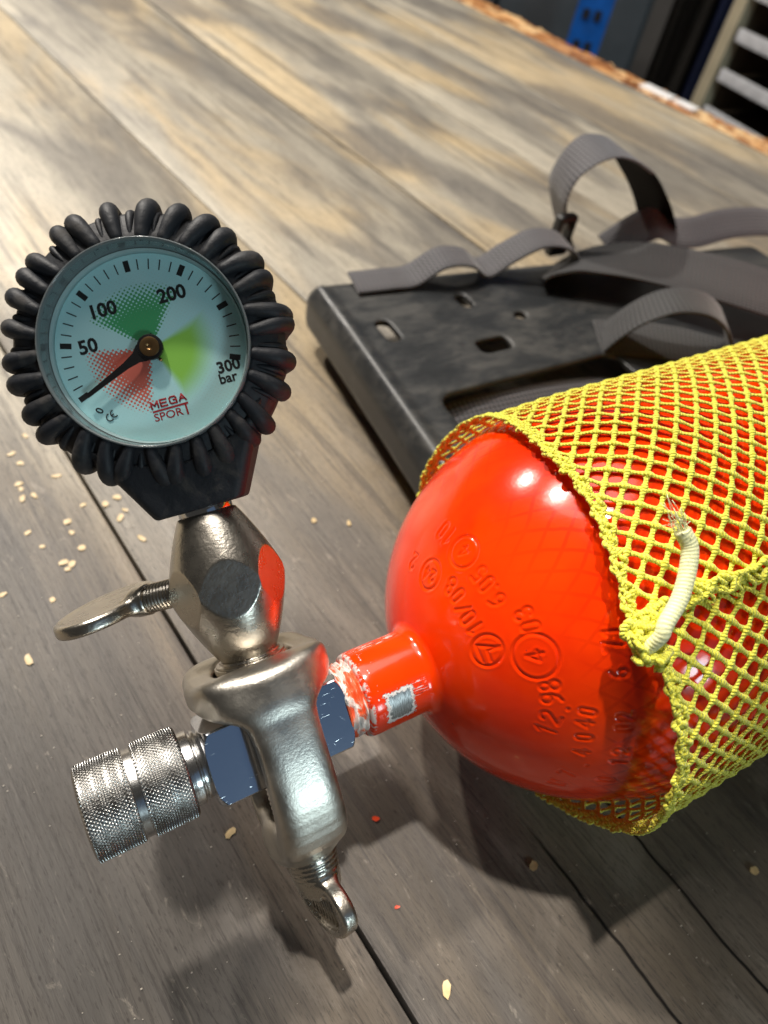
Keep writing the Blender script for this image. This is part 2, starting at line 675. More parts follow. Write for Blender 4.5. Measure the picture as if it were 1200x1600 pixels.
def scratched():
    g = NT('scratched_aluminium')
    c = g.coord()
    r1 = g.vm('MULTIPLY', c, (140, 2600, 1900))
    n = g.noise(r1, 1, 2, .6, .4)
    q = g.new('ShaderNodeVectorRotate', rotation_type='X_AXIS')
    g.put(q.inputs['Vector'], c)
    n2 = g.noise(g.vm('MULTIPLY', g.vm('ADD', c, g.vm('MULTIPLY', g.comb(g.sep(c)[1], 0, 0), (.8, 0, 0))), (1800, 90, 90)), 1, 3, .6)
    s = g.m('MULTIPLY', g.m('MAXIMUM', g.step(n, .67, .74), g.m('MULTIPLY', g.step(n2, .66, .74), .6)), g.step(g.noise(c, 260, 2), .42, .55))
    h = g.m('ADD', g.m('MULTIPLY', s, -.7), g.m('MULTIPLY', g.noise(c, 190, 4), 1.3))
    g.set(color=g.mix(s, (.66, .68, .72), (.86, .87, .88)), metal=1.0, rough=g.m('ADD', .10, g.m('MULTIPLY', s, .25)), normal=g.bump(h, .10, .0002))
    return g.mat


M_BLOCK = scratched()


def rubber():
    g = NT('black_rubber')
    c = g.coord()
    n = g.noise(c, 900, 3, .6)
    d = g.noise(c, 95, 5, .65, .5)
    dust = g.step(d, .50, .70)
    col = g.mix(g.m('MULTIPLY', dust, .45), (.018, .020, .025), (.11, .098, .086))
    g.set(color=col, rough=g.m('ADD', .56, g.m('MULTIPLY', dust, .25)), spec=.38, normal=g.bump(n, .35, .0004))
    return g.mat


M_RUBBER = rubber()


def plastic():
    g = NT('worn_black_plastic')
    c = g.coord()
    n = g.noise(c, 500, 3, .6)
    d = g.noise(g.vm('MULTIPLY', c, (26, 60, 60)), 1, 7, .72, .3)
    dust = g.step(d, .42, .68)
    col = g.mix(g.m('MULTIPLY', dust, .45), (.024, .026, .028), (.105, .100, .090))
    g.set(color=col, rough=g.ramp(d, [(.35, .30), (.7, .55)]), spec=.5, normal=g.bump(n, .2, .0005))
    return g.mat


M_PLASTIC = plastic()


def webbing(name, c1, c2):
    g = NT(name)
    uv = g.coord('UV')
    u, v, _ = g.sep(uv)[0:3]
    # uv in mm
    a = g.m('SINE', g.m('MULTIPLY', g.m('ADD', u, g.m('MULTIPLY', g.m('PINGPONG', v, 1.6), .5)), 2.3))
    b = g.m('SINE', g.m('MULTIPLY', v, 2.1))
    w = g.m('MULTIPLY', g.m('ADD', a, 1), g.m('ADD', b, 1.3))
    col = g.mix(g.m('MULTIPLY', w, .22), c1, c2)
    g.set(color=col, rough=.6, spec=.35, sheen=.3, normal=g.bump(w, .35, .0004))
    return g.mat


M_WEB = webbing('grey_webbing', (.036, .035, .040), (.20, .19, .205))
M_WEBD = webbing('charcoal_webbing', (.014, .014, .015), (.075, .074, .076))


def yarn(name, c1, c2, bs=.8):
    g = NT(name)
    uv = g.coord('UV')
    u, v, _ = g.sep(uv)[0:3]
    a = g.m('SINE', g.m('ADD', g.m('MULTIPLY', u, 6.4), g.m('MULTIPLY', v, 12.566)))
    n = g.noise(g.coord(), 900, 3, .6)
    f = g.m('ADD', g.m('MULTIPLY', a, .25), g.m('ADD', .1, n))
    col = g.ramp(f, [(.15, c1), (.75, c2)])
    g.set(color=col, rough=.5, spec=.35, sheen=.25, normal=g.bump(f, bs, .0006))
    return g.mat


M_YARN = yarn('yellow_yarn', (.72, .66, .016), (.95, .92, .11))
M_CORD = yarn('pale_braided_cord', (.74, .74, .36), (.84, .84, .50), .3)


def dial_mat():
    g = NT('dial_print')
    uv = g.coord('UV')          # millimetres on the dial, centre 0
    x, y, _ = g.sep(uv)[0:3]
    k = 2 * pi / .95
    xr = g.m('MULTIPLY', g.m('ADD', x, y), .7071 * k)
    yr = g.m('MULTIPLY', g.m('SUBTRACT', x, y), .7071 * k)
    scr = g.m('MULTIPLY', g.m('ADD', g.m('SINE', xr), g.m('SINE', yr)), .21)
    base = g.mix(g.step(g.noise(uv, .08, 3), .3, .7), (.56, .93, .95), (.62, .95, .96))
    col = base
    for ang, c1, rr, half in ((-6, (.03, .40, .11), 17.5, 46), (-121, (.80, .10, .045), 17.5, 44), (116, (.34, .72, .035), 18.0, 48)):
        ca, sa = cos(radians(ang)), sin(radians(ang))
        # along = component on (sin, cos); across = perpendicular
        al = g.m('ADD', g.m('MULTIPLY', x, sa), g.m('MULTIPLY', y, ca))
        ac = g.m('SUBTRACT', g.m('MULTIPLY', x, ca), g.m('MULTIPLY', y, sa))
        w = g.m('DIVIDE', g.m('ABSOLUTE', ac), g.m('MAXIMUM', g.m('MULTIPLY', al, math.tan(radians(half))), .05))
        rad = g.m('SQRT', g.m('ADD', g.m('MULTIPLY', x, x), g.m('MULTIPLY', y, y)))
        dens = g.m('MINIMUM', g.m('MULTIPLY', g.m('SUBTRACT', 1.05, w), 1.7), g.m('MULTIPLY', g.m('SUBTRACT', 1.0, g.m('DIVIDE', rad, rr)), 1.7))
        dens = g.m('MULTIPLY', dens, g.step(al, .2, 1.0))
        msk = g.m('MULTIPLY', g.step(g.m('ADD', g.m('ADD', dens, scr), -.30), -.10, .10), g.step(dens, -.02, .12)) if ang != 116 else g.step(dens, .0, .75)
        col = g.mix(g.m('MULTIPLY', msk, .92), col, c1)
    g.set(color=col, rough=.5, spec=.4)
    return g.mat


M_DIAL = dial_mat()
M_PRINT = simple('black_print', (.012, .013, .014), .6)
M_PRINTRED = simple('red_print', (.42, .015, .020), .6)
M_NEEDLE = simple('black_needle', (.010, .009, .010), .35)
M_BRASS = nickel('brass', (.52, .30, .13), .30, .2)


def lens():
    g = NT('clear_lens')
    for n in list(g.n):
        if n.type == 'BSDF_PRINCIPLED':
            g.n.remove(n)
    tr = g.new('ShaderNodeBsdfTransparent')
    tr.inputs[0].default_value = (.97, .985, .985, 1)
    gl = g.new('ShaderNodeBsdfGlossy')
    gl.inputs['Roughness'].default_value = .05
    lw = g.new('ShaderNodeLayerWeight')
    lw.inputs[0].default_value = .5
    fres = g.m('ADD', .04, g.m('MULTIPLY', g.m('POWER', lw.outputs['Facing'], 5.0), .9))
    mx = g.new('ShaderNodeMixShader')
    g.l.new(fres, mx.inputs[0])
    g.l.new(tr.outputs[0], mx.inputs[1])
    g.l.new(gl.outputs[0], mx.inputs[2])
    g.l.new(mx.outputs[0], g.out.inputs[0])
    return g.mat


M_LENS = lens()
M_FLAKE = simple('pale_flake', (.74, .55, .28), .45, 0, .5, 300, .2)
M_CHIP = simple('orange_chip', (.88, .07, .012), .4)
M_DUST = simple('pale_grit', (.55, .50, .43), .8)

# ------------------------------------------------------------------ the floor and what stands behind the table
M_FLOOR = simple('workshop_floor', (.060, .056, .052), .7, 0, .4, 6, .3)
fl = mk('floor', [(-4, -3, -.78), (8, -3, -.78), (8, 9, -.78), (-4, 9, -.78)], [[0, 1, 2, 3]], M_FLOOR, scale=1.0, smooth=False)
tag(fl, kind='structure')
M_WALL = simple('workshop_wall', (.075, .072, .070), .85, 0, .3, 3, .25)
V, F = box(2.55, 2.70, -2.0, 6.0, -.78, 2.4)
wl = mk('wall', V, F, M_WALL, scale=1.0, smooth=False)
tag(wl, kind='structure')

# ------------------------------------------------------------------ table
TROT = radians(8.0)
table = empty('workbench', (0, 0, -.74), (0, 0, TROT), 'wide workbench of weathered grey brown planks with a chipped orange edge', 'table')
ZT = .74
offs = [-.68, -.49, -.305, -.1195, .0655, .2375, .403, .565, .7255]
for i in range(len(offs) - 1):
    gap = .0005 if offs[i + 1] != .565 and offs[i] != .565 else .0003
    bz = [0, -.0004, .0002, 0, -.0006, .0003, -.0002, -.0003][i]
    V, F = box(offs[i] + gap, offs[i + 1] - gap, -.62, 2.4, ZT - .034, ZT + bz, .0024)
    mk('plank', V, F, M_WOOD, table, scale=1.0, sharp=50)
V, F = box(-.66, .70, -.58, 2.36, ZT - .062, ZT - .0345)
mk('underframe', V, F, M_UNDER, table, scale=1.0, smooth=False)
# rough board edge: uneven grid strip with a broken outer border
ny, nx = 420, 9
V = []
for j in range(ny):
    y = -.62 + 3.02 * j / (ny - 1)
    wob = .006 * sin(y * 9.1) + .004 * sin(y * 23 + 1) + nr.normal(0, .0012)
    for i in range(nx):
        t = i / (nx - 1)
        x = .7275 + (.074 + wob) * t
        z = ZT - .001 + (nr.normal(0, .0011) if 0 < i < nx - 1 else 0) - .004 * t - .012 * max(0, t - .75) * 4 * t
        V.append((x, y, z))
    V.append((.7275 + .074 + wob - .004, y, ZT - .05))
F = grid_faces(ny, nx + 1, False, True)
mk('edge_strip', V, F, M_EDGE, table, scale=1.0, sharp=60)
for (lx, ly) in ((.20, .20), (-.2, 2.1), (.6, .2), (.6, 2.1)):
    V, F = box(lx - .035, lx + .035, ly - .035, ly + .035, -.04, ZT - .0625, .003)
    mk('leg', V, F, M_UNDER, table, scale=1.0, smooth=False)
M_TAPE = simple('white_tape', (.90, .90, .90), .3, 0, .5, 90, .08)
for (y0, y1, x0, x1) in ((.487, .536, .741, .760), (.450, .482, .744, .760)):
    V, F = box(x0, x1, y0, y1, ZT - .0015, ZT + .0022, .0006)
    mk('tape_patch', V, F, M_TAPE, table, scale=1.0)

# ------------------------------------------------------------------ background pieces
M_CAB = simple('dark_grey_steel', (.075, .085, .095), .45, 0, .5, 8, .25)
M_CAB2 = simple('black_brown_cloth', (.020, .018, .015), .8, 0, .3, 10, .3)
M_NAVY = simple('navy_cloth', (.010, .016, .050), .8, 0, .3, 12, .3)
M_BLUE = simple('blue_fabric', (.008, .120, .50), .5, 0, .4, 30, .25)
M_POST = simple('beige_steel', (.56, .49, .34), .45, 0, .5, 20, .1)
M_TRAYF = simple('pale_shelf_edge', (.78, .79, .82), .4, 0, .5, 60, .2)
M_TRAYI = simple('brown_shelf_interior', (.10, .080, .055), .7, 0, .4, 14, .3)  # plain dark brown of shelves and panels
M_STEELG = simple('grey_steel', (.30, .30, .29), .4, .3, .5, 20, .15)


def yawed(ang, origin):
    ca, sa = cos(ang), sin(ang)
    return lambda p: (origin[0] + ca * p[0] - sa * p[1], origin[1] + sa * p[0] + ca * p[1], origin[2] + p[2])


def bpart(name, b, mat, parent, bev=.003):
    V, F = box(*b, bev)
    return mk(name, V, F, mat, parent, scale=1.0, sharp=40)


# steel cabinet behind the far edge
cab = empty('steel_cabinet', (1.02, 1.20, -.78), (0, 0, radians(-42)), 'dark grey steel cabinet standing behind the far table edge', 'cabinet')
bpart('carcass', (-.62, .165, 0, .45, .03, 1.35), M_CAB, cab, .006)
bpart('door', (-.60, -.145, -.018, -.001, .06, 1.32), M_CAB, cab, .004)
bpart('door', (-.135, .155, -.018, -.001, .06, 1.32), M_CAB, cab, .004)
bpart('plinth', (-.6, .15, .02, .43, 0, .029), M_UNDER, cab, .002)
h_ = bpart('handle', (-.185, -.165, -.05, -.019, .55, .72), M_STEELG, cab, .004)
# blue strap with dark printed marks hanging in front of it
strapb = empty('hanging_blue_strap', (.938, 1.048, -.30), (0, 0, radians(-42)), 'bright blue strap with dark markings hanging in front of the grey cabinet', 'strap')
V, F = [], []
npt = 26
for j in range(npt):
    z = -.10 + .95 * j / (npt - 1)
    y = .008 * sin(z * 9)
    for x in (-.031, .031):
        V.append((x + .010 * sin(z * 3), y - .002, z))
    for x in (.031, -.031):
        V.append((x + .010 * sin(z * 3), y + .002, z))
F = []
for j in range(npt - 1):
    for k in range(4):
        F.append([j * 4 + k, j * 4 + (k + 1) % 4, (j + 1) * 4 + (k + 1) % 4, (j + 1) * 4 + k])
F += [[3, 2, 1, 0], [(npt - 1) * 4 + k for k in range(4)]]
mk('webbing', V, F, M_BLUE, strapb, scale=1.0, sharp=40)
for j in range(7):
    z = .16 + j * .05
    for x in (-.012, .010):
        b = (x - .006, x + .006, .008 * sin(z * 9) - .0042, .008 * sin(z * 9) - .0026, z, z + .016)
        V, F = box(*b)
        V = [(p[0] + .010 * sin(z * 3), p[1], p[2]) for p in V]
        mk('printed_mark', V, F, M_PRINT, strapb, scale=1.0, smooth=False)
# dark cloth hanging between cabinet and rack
cloth = None
V = []
nu, nv = 40, 16
for i in range(nu):
    for j in range(nv):
        u, w = i / (nu - 1), j / (nv - 1)
        V.append((u * .26, .016 * sin(u * 19 + w * 2) + .01 * sin(u * 41), w * 1.25))
V2 = [(a, b + .006, c) for a, b, c in V]
F = grid_faces(nu, nv) + [[x + nu * nv for x in f[::-1]] for f in grid_faces(nu, nv)]
cl = mk('hanging_work_coat', V + V2, F, M_CAB2, None, scale=1.0)
cl.location = (1.145, 1.045, -.70)
cl.rotation_euler = (0, 0, radians(-48))
tag(cl, 'dark brown cloth hanging between grey cabinet and beige rack', 'cloth')
V3 = [(a * .35, b, c) for a, b, c in V]
V4 = [(a, b + .006, c) for a, b, c in V3]
cl2 = mk('hanging_navy_cloth', V3 + V4, F, M_NAVY, None, scale=1.0)
cl2.location = (1.185, .975, -.70)
cl2.rotation_euler = (0, 0, radians(-48))
tag(cl2, 'narrow navy blue cloth hanging beside the beige rack post', 'cloth')
# rack with shallow shelves: local x runs along the front to the viewer's right
rack = empty('shelf_rack', (1.128, .878, -.78), (0, 0, radians(-93)), 'beige steel rack with shallow pale edged shelves at far corner', 'rack')
for ux in (0, .8):
    for uy in (0, .38):
        bpart('upright', (ux - .0135, ux + .0135, uy - .0135, uy + .0135, 0, 1.35), M_POST, rack, .002)
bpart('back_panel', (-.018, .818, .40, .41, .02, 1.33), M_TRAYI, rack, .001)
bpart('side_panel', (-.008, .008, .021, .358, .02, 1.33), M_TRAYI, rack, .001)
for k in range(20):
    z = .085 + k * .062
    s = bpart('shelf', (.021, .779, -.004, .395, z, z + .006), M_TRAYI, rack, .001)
    bpart('shelf_lip', (.021, .779, -.012, -.0045, z - .003, z + .017), M_TRAYF, s, .002)

# ------------------------------------------------------------------ backplate harness
plate = empty('harness_backplate', (0, 0, 0), (0, 0, 0), 'black plastic backplate with grey webbing straps lying behind the orange cylinder', 'backplate')


def plate_fn(X, Y, Z):
    # left end slants slightly, far end follows a gentle slope
    xs = X + 5 - .055 * (Y - 130)
    ys = Y - 4 + .105 * (X - 30)
    zc = Z + .00045 * np.maximum(ys - 150, 0) ** 2 * .35
    out = sd_box(xs, ys, zc, (185, 159, 27), (185, 92, 16), 11)
    inn = sd_box(xs, ys, zc, (185, 159, 20), (181, 88, 18.5), 9)
    d = smax(out, -inn, 1.5)
    def slot(cx, cy, hx, hy, r):
        return sd_box(X, Y, Z * 0, (cx, cy, 0), (hx, hy, 5), r)
    for c in ((27, 197, 4.2, 9.5, 3.5), (88, 211, 3.5, 7.0, 3), (80, 167, 10.5, 5.5, 3.5), (114, 187, 4.0, 3.2, 3)):
        d = smax(d, -slot(*c), 1.2)
    # raised ridge along the left end and big window near the cylinder
    rid = sd_cap(xs, ys, zc, (8, 75, 41.0), (8, 240, 41.0), 3.2)
    d = smin(d, rid, 4)
    d = smax(d, -slot(85, 108, 62, 31, 9), 2.5)
    for c in ((80, 167, 10.5, 5.5, 3.5), (27, 197, 4.2, 9.5, 3.5)):
        d = smax(d, -slot(*c), 1.0)
    return d


V, F = snet(plate_fn, (-18, 58, 4), (374, 268, 50), 1.6)
mk('plate', V, F, M_PLASTIC, plate)


def ribbon(P, W, width, th=1.7, n=10, taper=None):
    """P control points (mm), W width directions"""
    C = catmull(P, n)
    D = catmull(W, n)
    T = np.gradient(C, axis=0)
    T /= np.linalg.norm(T, axis=1)[:, None]
    D = D - T * np.sum(D * T, axis=1)[:, None]
    D /= np.linalg.norm(D, axis=1)[:, None]
    Nn = np.cross(T, D)
    dist = np.concatenate([[0], np.cumsum(np.linalg.norm(np.diff(C, axis=0), axis=1))])
    V, U, m = [], [], len(C)
    prof = [(-.5, -.3), (-.47, -.5), (-.25, -.5), (0, -.5), (.25, -.5), (.47, -.5), (.5, -.3), (.5, .3), (.47, .5), (.25, .5), (0, .5), (-.25, .5), (-.47, .5), (-.5, .3)]
    q = len(prof)
    for i in range(m):
        for a, b in prof:
            V.append(C[i] + D[i] * a * width + Nn[i] * b * th)
            U.append((dist[i], a * width))
    F = []
    for i in range(m - 1):
        for k in range(q):
            F.append([i * q + k, i * q + (k + 1) % q, (i + 1) * q + (k + 1) % q, (i + 1) * q + k])
    F.append(list(range(q))[::-1])
    F.append([(m - 1) * q + k for k in range(q)])
    return V, F, U


def strap(name, P, W, width, mat, label=None, th=1.7):
    V, F, U = ribbon(P, W, width, th)
    o = mk(name, V, F, mat, plate, uv=U, sharp=50)
    if label:
        o['label'] = label
    return o


M_LOOPLEG = simple('black_strap', (.008, .008, .009), .9, 0, .2)  # plain black for the far leg of the loop
Yd, Xd, Zd = (0, 1, 0), (1, 0, 0), (0, 0, 1)
# standing loop
strap('strap_loop', [(206, 256, 43), (192, 256, 62), (181, 255, 82), (185, 254, 98), (199, 252, 108), (219, 250, 106), (238, 249, 96)],
      [(.35, 1, 0)] * 4 + [(.15, 1, 0)] * 2 + [(-.1, 1, .0)], 34, M_WEB, 'grey webbing loop standing upright')
strap('loop_far_leg', [(226, 250.5, 101.5), (241, 249.5, 92), (263, 248.5, 74), (279, 247, 57), (288, 246, 44)],
      [(-.1, 1, .0)] + [(-.25, 1, .0)] * 4, 34, M_LOOPLEG, 'black strap leg on the far side of the loop')
# wide charcoal belt running across to the cylinder
strap('wide_belt', [(158, 222, 40), (166, 219, 46), (184, 211, 54), (212, 194, 60), (238, 168, 63), (264, 138, 64), (290, 106, 64), (316, 76, 62)],
      [(.70, .64, -.36), (.70, .64, -.32), (.74, .66, -.15), (.78, .64, .02), (.8, .6, .08), (.8, .6, .1), (.8, .6, .1), (.8, .6, .1)], 52, M_WEBD, 'wide charcoal belt lying across the plate', 2.2)
# grey strap along the far border, wavy
strap('edge_strap', [(28, 243, 44.6), (50, 240.5, 45.2), (66, 239, 46), (84, 237, 56), (102, 235, 55), (116, 233.5, 47), (132, 232, 56), (152, 230, 64), (174, 228, 60), (190, 226, 46)],
      [(.1, 1, .1)] * 10, 20, M_WEB)
strap('far_strap', [(226, 234, 45), (244, 233, 56), (260, 232, 61), (280, 230, 54), (303, 228, 51), (335, 226, 55), (370, 222, 55), (400, 218, 50)],
      [(.1, .85, .5)] * 8, 24, M_WEB)
strap('curled_strap', [(148, 150, 43), (152, 146, 55), (160, 140, 68), (172, 133, 76), (188, 125, 76), (202, 118, 68), (212, 112, 54), (216, 108, 44)],
      [(.55, .75, 0)] * 8, 26, M_WEBD)
strap('inner_strap', [(10, 128, 23), (35, 127, 29), (70, 124, 31), (110, 122, 29), (150, 118, 24)], [(.05, 1, .25)] * 5, 30, M_WEB)
strap('low_strap', [(146, 152, 44), (166, 142, 46), (190, 126, 47), (215, 105, 46)], [(.6, .8, .15)] * 4, 30, M_WEBD)
# buckle at the foot of the loop
V, F = snet(lambda X, Y, Z: smax(sd_box(X, Y, Z, (183, 241, 57), (8, 4, 14), 2.5), -sd_box(X, Y, Z, (183, 241, 60), (4.5, 9, 7), 2), .6), (170, 233, 40), (197, 249, 75), .8)
mk('buckle', V, F, M_PLASTIC, plate)

# ------------------------------------------------------------------ cylinder (tank): axis along x, centre height 70 mm, shoulder at x=0
R = 70.0
RS = 69.4
EL = 79.0
tank = empty('air_cylinder', (0, 0, 0), (0, 0, 0), 'bright orange air cylinder with stamped shoulder lying on its side on the table', 'cylinder')
RN = 13.3

# ---- stamps: (glyph, point relative to axis, reading direction, height)
STAMPS = [('6', (-63.6, -7.0, 40.9), (0.03, 0.98, 0.2), 6.2), ('.', (-63.5, -3.8, 41.5), (0.01, 0.99, 0.11), 6.2), ('0', (-63.6, -1.5, 41.5), (-0.02, 1.0, 0.01), 6.2), ('5', (-63.5, 2.4, 41.5), (0.02, 1.0, -0.03), 6.2), ('O4', (-62.9, 11.1, 40.9), (0.08, 0.98, -0.17), 10.5), ('1', (-62.3, 19.2, 38.6), (0.11, 0.94, -0.32), 6.2), ('0', (-61.8, 22.8, 37.1), (0.13, 0.91, -0.39), 6.2),
          ('OL', (-69.1, -15.1, 30.3), (-0.09, 0.95, 0.31), 11), ('1', (-69.4, -8.4, 32.3), (-0.02, 0.98, 0.22), 6.2), ('0', (-69.6, -4.9, 32.7), (-0.01, 0.99, 0.13), 6.2), ('/', (-69.5, -2.0, 33.2), (0.08, 0.98, 0.18), 6.2), ('0', (-69.0, 2.1, 34.0), (0.08, 0.99, 0.06), 6.2), ('8', (-68.9, 5.9, 33.7), (-0.11, 0.93, -0.34), 6.2), ('O24', (-70.0, 14.3, 29.2), (-0.03, 0.88, -0.48), 10), ('2', (-69.3, 23.5, 24.0), (0.13, 0.84, -0.53), 6.2),
          ('1', (-61.9, -38.8, 19.6), (0.17, 0.26, 0.95), 6.8), ('2', (-61.0, -37.6, 23.9), (0.3, 0.21, 0.93), 6.8), ('.', (-59.3, -37.1, 27.5), (0.09, 0.52, 0.85), 6.8), ('9', (-60.4, -34.4, 29.2), (0.0, 0.74, 0.66), 6.8), ('8', (-60.3, -31.9, 32.0), (-0.0, 0.78, 0.62), 6.8), ('O4', (-61.4, -24.5, 36.6), (0.01, 0.82, 0.57), 13.5), ('0', (-60.2, -18.1, 41.6), (0.11, 0.86, 0.5), 6.4), ('3', (-60.4, -14.4, 42.8), (-0.03, 0.96, 0.29), 6.4),
          ('W', (-56.0, -49.3, -2.7), (-0.01, -0.05, 1.0), 5.5), ('7', (-55.8, -49.3, 4.9), (0.13, -0.02, 0.99), 5.5), ('.', (-54.2, -49.6, 11.3), (0.12, 0.12, 0.99), 5.5), ('4', (-54.6, -48.0, 16.1), (-0.03, 0.34, 0.94), 5), ('0', (-54.5, -45.8, 21.7), (0.02, 0.42, 0.91), 5.5), ('4', (-54.5, -43.6, 25.9), (0.1, 0.44, 0.89), 5.5), ('0', (-53.7, -41.9, 29.5), (0.2, 0.42, 0.88), 5.5),
          ('O', (-46.9, -56.0, 5.9), (0.04, 0.08, 1.0), 6), ('1', (-46.2, -54.7, 15.4), (0.08, 0.22, 0.97), 5.5), ('2', (-46.1, -53.3, 19.7), (-0.02, 0.36, 0.93), 5.5), ('0', (-46.3, -49.5, 27.7), (0.03, 0.47, 0.88), 5.5), ('2', (-46.0, -47.8, 31.0), (-0.02, 0.56, 0.83), 5.5), ('6', (-46.1, -39.5, 40.9), (0.02, 0.71, 0.71), 5.5), ('7', (-45.9, -33.7, 45.9), (0.09, 0.77, 0.63), 6), ('1', (-45.3, -30.9, 48.4), (0.18, 0.76, 0.62), 6)]


def arc(cx, cy, rx, ry, a0, a1, n=14):
    return [(cx + rx * cos(radians(a0 + (a1 - a0) * i / n)), cy + ry * sin(radians(a0 + (a1 - a0) * i / n))) for i in range(n + 1)]


# glyph strokes, x across (-.3..+.3), y up (-.5..+.5)
GL = {
    '0': [[(-.2, -.3)] + [(-.2, .3)] + arc(0, .3, .2, .2, 180, 0, 8) + [(.2, -.3)] + arc(0, -.3, .2, .2, 0, -180, 8)],
    '1': [[(-.16, .28), (.04, .5), (.04, -.5)]],
    '2': [arc(0, .25, .24, .25, 170, -35, 10) + [(-.24, -.5), (.26, -.5)]],
    '3': [arc(0, .25, .22, .25, 160, -90, 10) + arc(0, -.25, .24, .25, 90, -160, 10)],
    '4': [[(.12, -.5), (.12, .5), (-.26, -.2), (.28, -.2)]],
    '5': [[(.22, .5), (-.2, .5), (-.22, .08)] + arc(0, -.2, .24, .3, 110, -150, 12)],
    '6': [arc(0, -.24, .23, .26, 0, 360, 16), [(-.23, -.24), (-.2, .1), (-.05, .38), (.18, .5)]],
    '7': [[(-.25, .5), (.25, .5), (-.05, -.5)]],
    '8': [arc(0, .25, .2, .24, 0, 360, 14), arc(0, -.26, .24, .25, 0, 360, 14)],
    '9': [arc(0, .24, .23, .26, 0, 360, 16), [(.23, .24), (.2, -.1), (.05, -.38), (-.18, -.5)]],
    '.': [[(-.02, -.46), (.02, -.46)]],
    '/': [[(-.2, -.5), (.2, .5)]],
    'W': [[(-.32, .5), (-.16, -.5), (0, .3), (.16, -.5), (.32, .5)]],
    'O': [[(-.2, -.3), (-.2, .3), (0, .5), (.2, .3), (.2, -.3), (0, -.5), (-.2, -.3)]],
}
GL['O4'] = [arc(0, 0, .5, .5, 0, 360, 32)] + [[(x * .42, y * .36) for x, y in GL['4'][0]]]
GL['OL'] = [arc(0, 0, .42, .5, 0, 360, 32), [(-.24, .30), (.26, .22), (-.1, -.40)], [(-.30, .06), (-.02, -.02), (-.06, -.44)]]
GL['O24'] = [arc(0, 0, .46, .5, 0, 360, 32)] + [[(x * .34 - .14, y * .36) for x, y in GL['2'][0]]] + [[(x * .34 + .16, y * .36) for x, y in GL['4'][0]]]

# profile of dome + body; station list of (x, r, nx, nr)
prof = []
xs_dome = -EL * np.cos(np.linspace(radians(8.0), pi / 2, 300))
for x in xs_dome:
    prof.append((x, RS * sqrt(max(0, 1 - (x / EL) ** 2))))
# blend the root into the neck
prof = [p for p in prof if p[1] > 16.2]
p0 = prof[0]
root = []
for k in range(14):
    t = k / 13
    a = np.array([p0[0] - 3.6, RN + .05])
    b = np.array([p0[0] - .5, RN + .15])
    c = np.array(p0)
    q = (1 - t) ** 2 * a + 2 * t * (1 - t) * b + t * t * c
    root.append(tuple(q))
prof = root[:-1] + prof
for x in (6, 20, 60, 120, 200, 300, 390):
    prof.append((x, RS))
for k in range(1, 9):
    a = k / 8 * pi / 2
    prof.append((390 + 40 * sin(a), RS - 40 + 40 * cos(a)))
prof.append((430.0, .01))
prof = np.array(prof)
fine = np.linspace(radians(-70), radians(140), 640)
coarse = np.linspace(radians(140), radians(290), 60)[1:-1]
TH = np.concatenate([fine, coarse])     # angle from top towards the viewer (-y)
nU, nV = len(TH), len(prof)
Tx, Tr = np.gradient(prof[:, 0]), np.gradient(prof[:, 1])
ln = np.hypot(Tx, Tr)
NX, NR = -Tr / ln, Tx / ln
A = np.repeat(TH, nV)
px = np.tile(prof[:, 0], nU)
pr = np.tile(prof[:, 1], nU)
nx_ = np.tile(NX, nU)
nr_ = np.tile(NR, nU)
Pt = np.stack([px, -pr * np.sin(A), pr * np.cos(A)], 1)
Nt = np.stack([nx_, -nr_ * np.sin(A), nr_ * np.cos(A)], 1)
disp = np.zeros(len(Pt))
for g_, c_, t_, h_ in STAMPS:
    h_ = h_ * (.80 if not g_.startswith('O') else .92)
    c_ = np.array(c_) * np.array([1, RS / R, RS / R])
    n_ = np.array([c_[0] * (RS / EL) ** 2, c_[1], c_[2]])
    n_ /= np.linalg.norm(n_)
    t_ = np.array(t_) - n_ * (np.array(t_) @ n_)
    t_ /= np.linalg.norm(t_)
    u_ = np.cross(n_, t_)
    D = Pt - c_
    sel = np.nonzero((np.abs(D @ n_) < 4) & (np.linalg.norm(D, axis=1) < h_ * .75 + 1.5))[0]
    if not len(sel):
        continue
    X, Y = D[sel] @ t_, D[sel] @ u_
    dm = np.full(len(sel), 1e9)
    for st in GL[g_]:
        st = np.array(st) * h_
        for i in range(len(st) - 1):
            a, b = st[i], st[i + 1]
            d = b - a
            L2 = d @ d + 1e-9
            tt = np.clip(((X - a[0]) * d[0] + (Y - a[1]) * d[1]) / L2, 0, 1)
            dm = np.minimum(dm, np.hypot(X - a[0] - tt * d[0], Y - a[1] - tt * d[1]))
    wv = rng.uniform(.8, 1.1)
    gd = -.33 * wv * np.exp(-(dm / .40) ** 2) + .06 * np.exp(-((dm - .95) / .38) ** 2)
    disp[sel] += gd
Pt = Pt + Nt * disp[:, None]
Pt[:, 2] += R
F = grid_faces(nU, nV, True)
mk('shell', Pt, F, M_ORANGE, tank)

# ---- neck
npf = bezel_profile([(-99.6, 9.0), (-99.6, 12.9), (-97.0, RN), (-84.0, RN), (-70.0, RN)], 1.2, 4)
full = [npf[0]]
for a, b in zip(npf[:-1], npf[1:]):
    for k in range(1, 7):
        full.append((a[0] + (b[0] - a[0]) * k / 6, a[1] + (b[1] - a[1]) * k / 6))
V, U = [], []
angs = [radians(-180 + 360 * i / 120) for i in range(121)]
for a in angs:
    for (x, r) in full:
        V.append((x, -r * sin(a), r * cos(a) + R))
        U.append((x, math.degrees(a)))
mk('neck', V, grid_faces(121, len(full)), M_NECK, tank, uv=U, sharp=60)


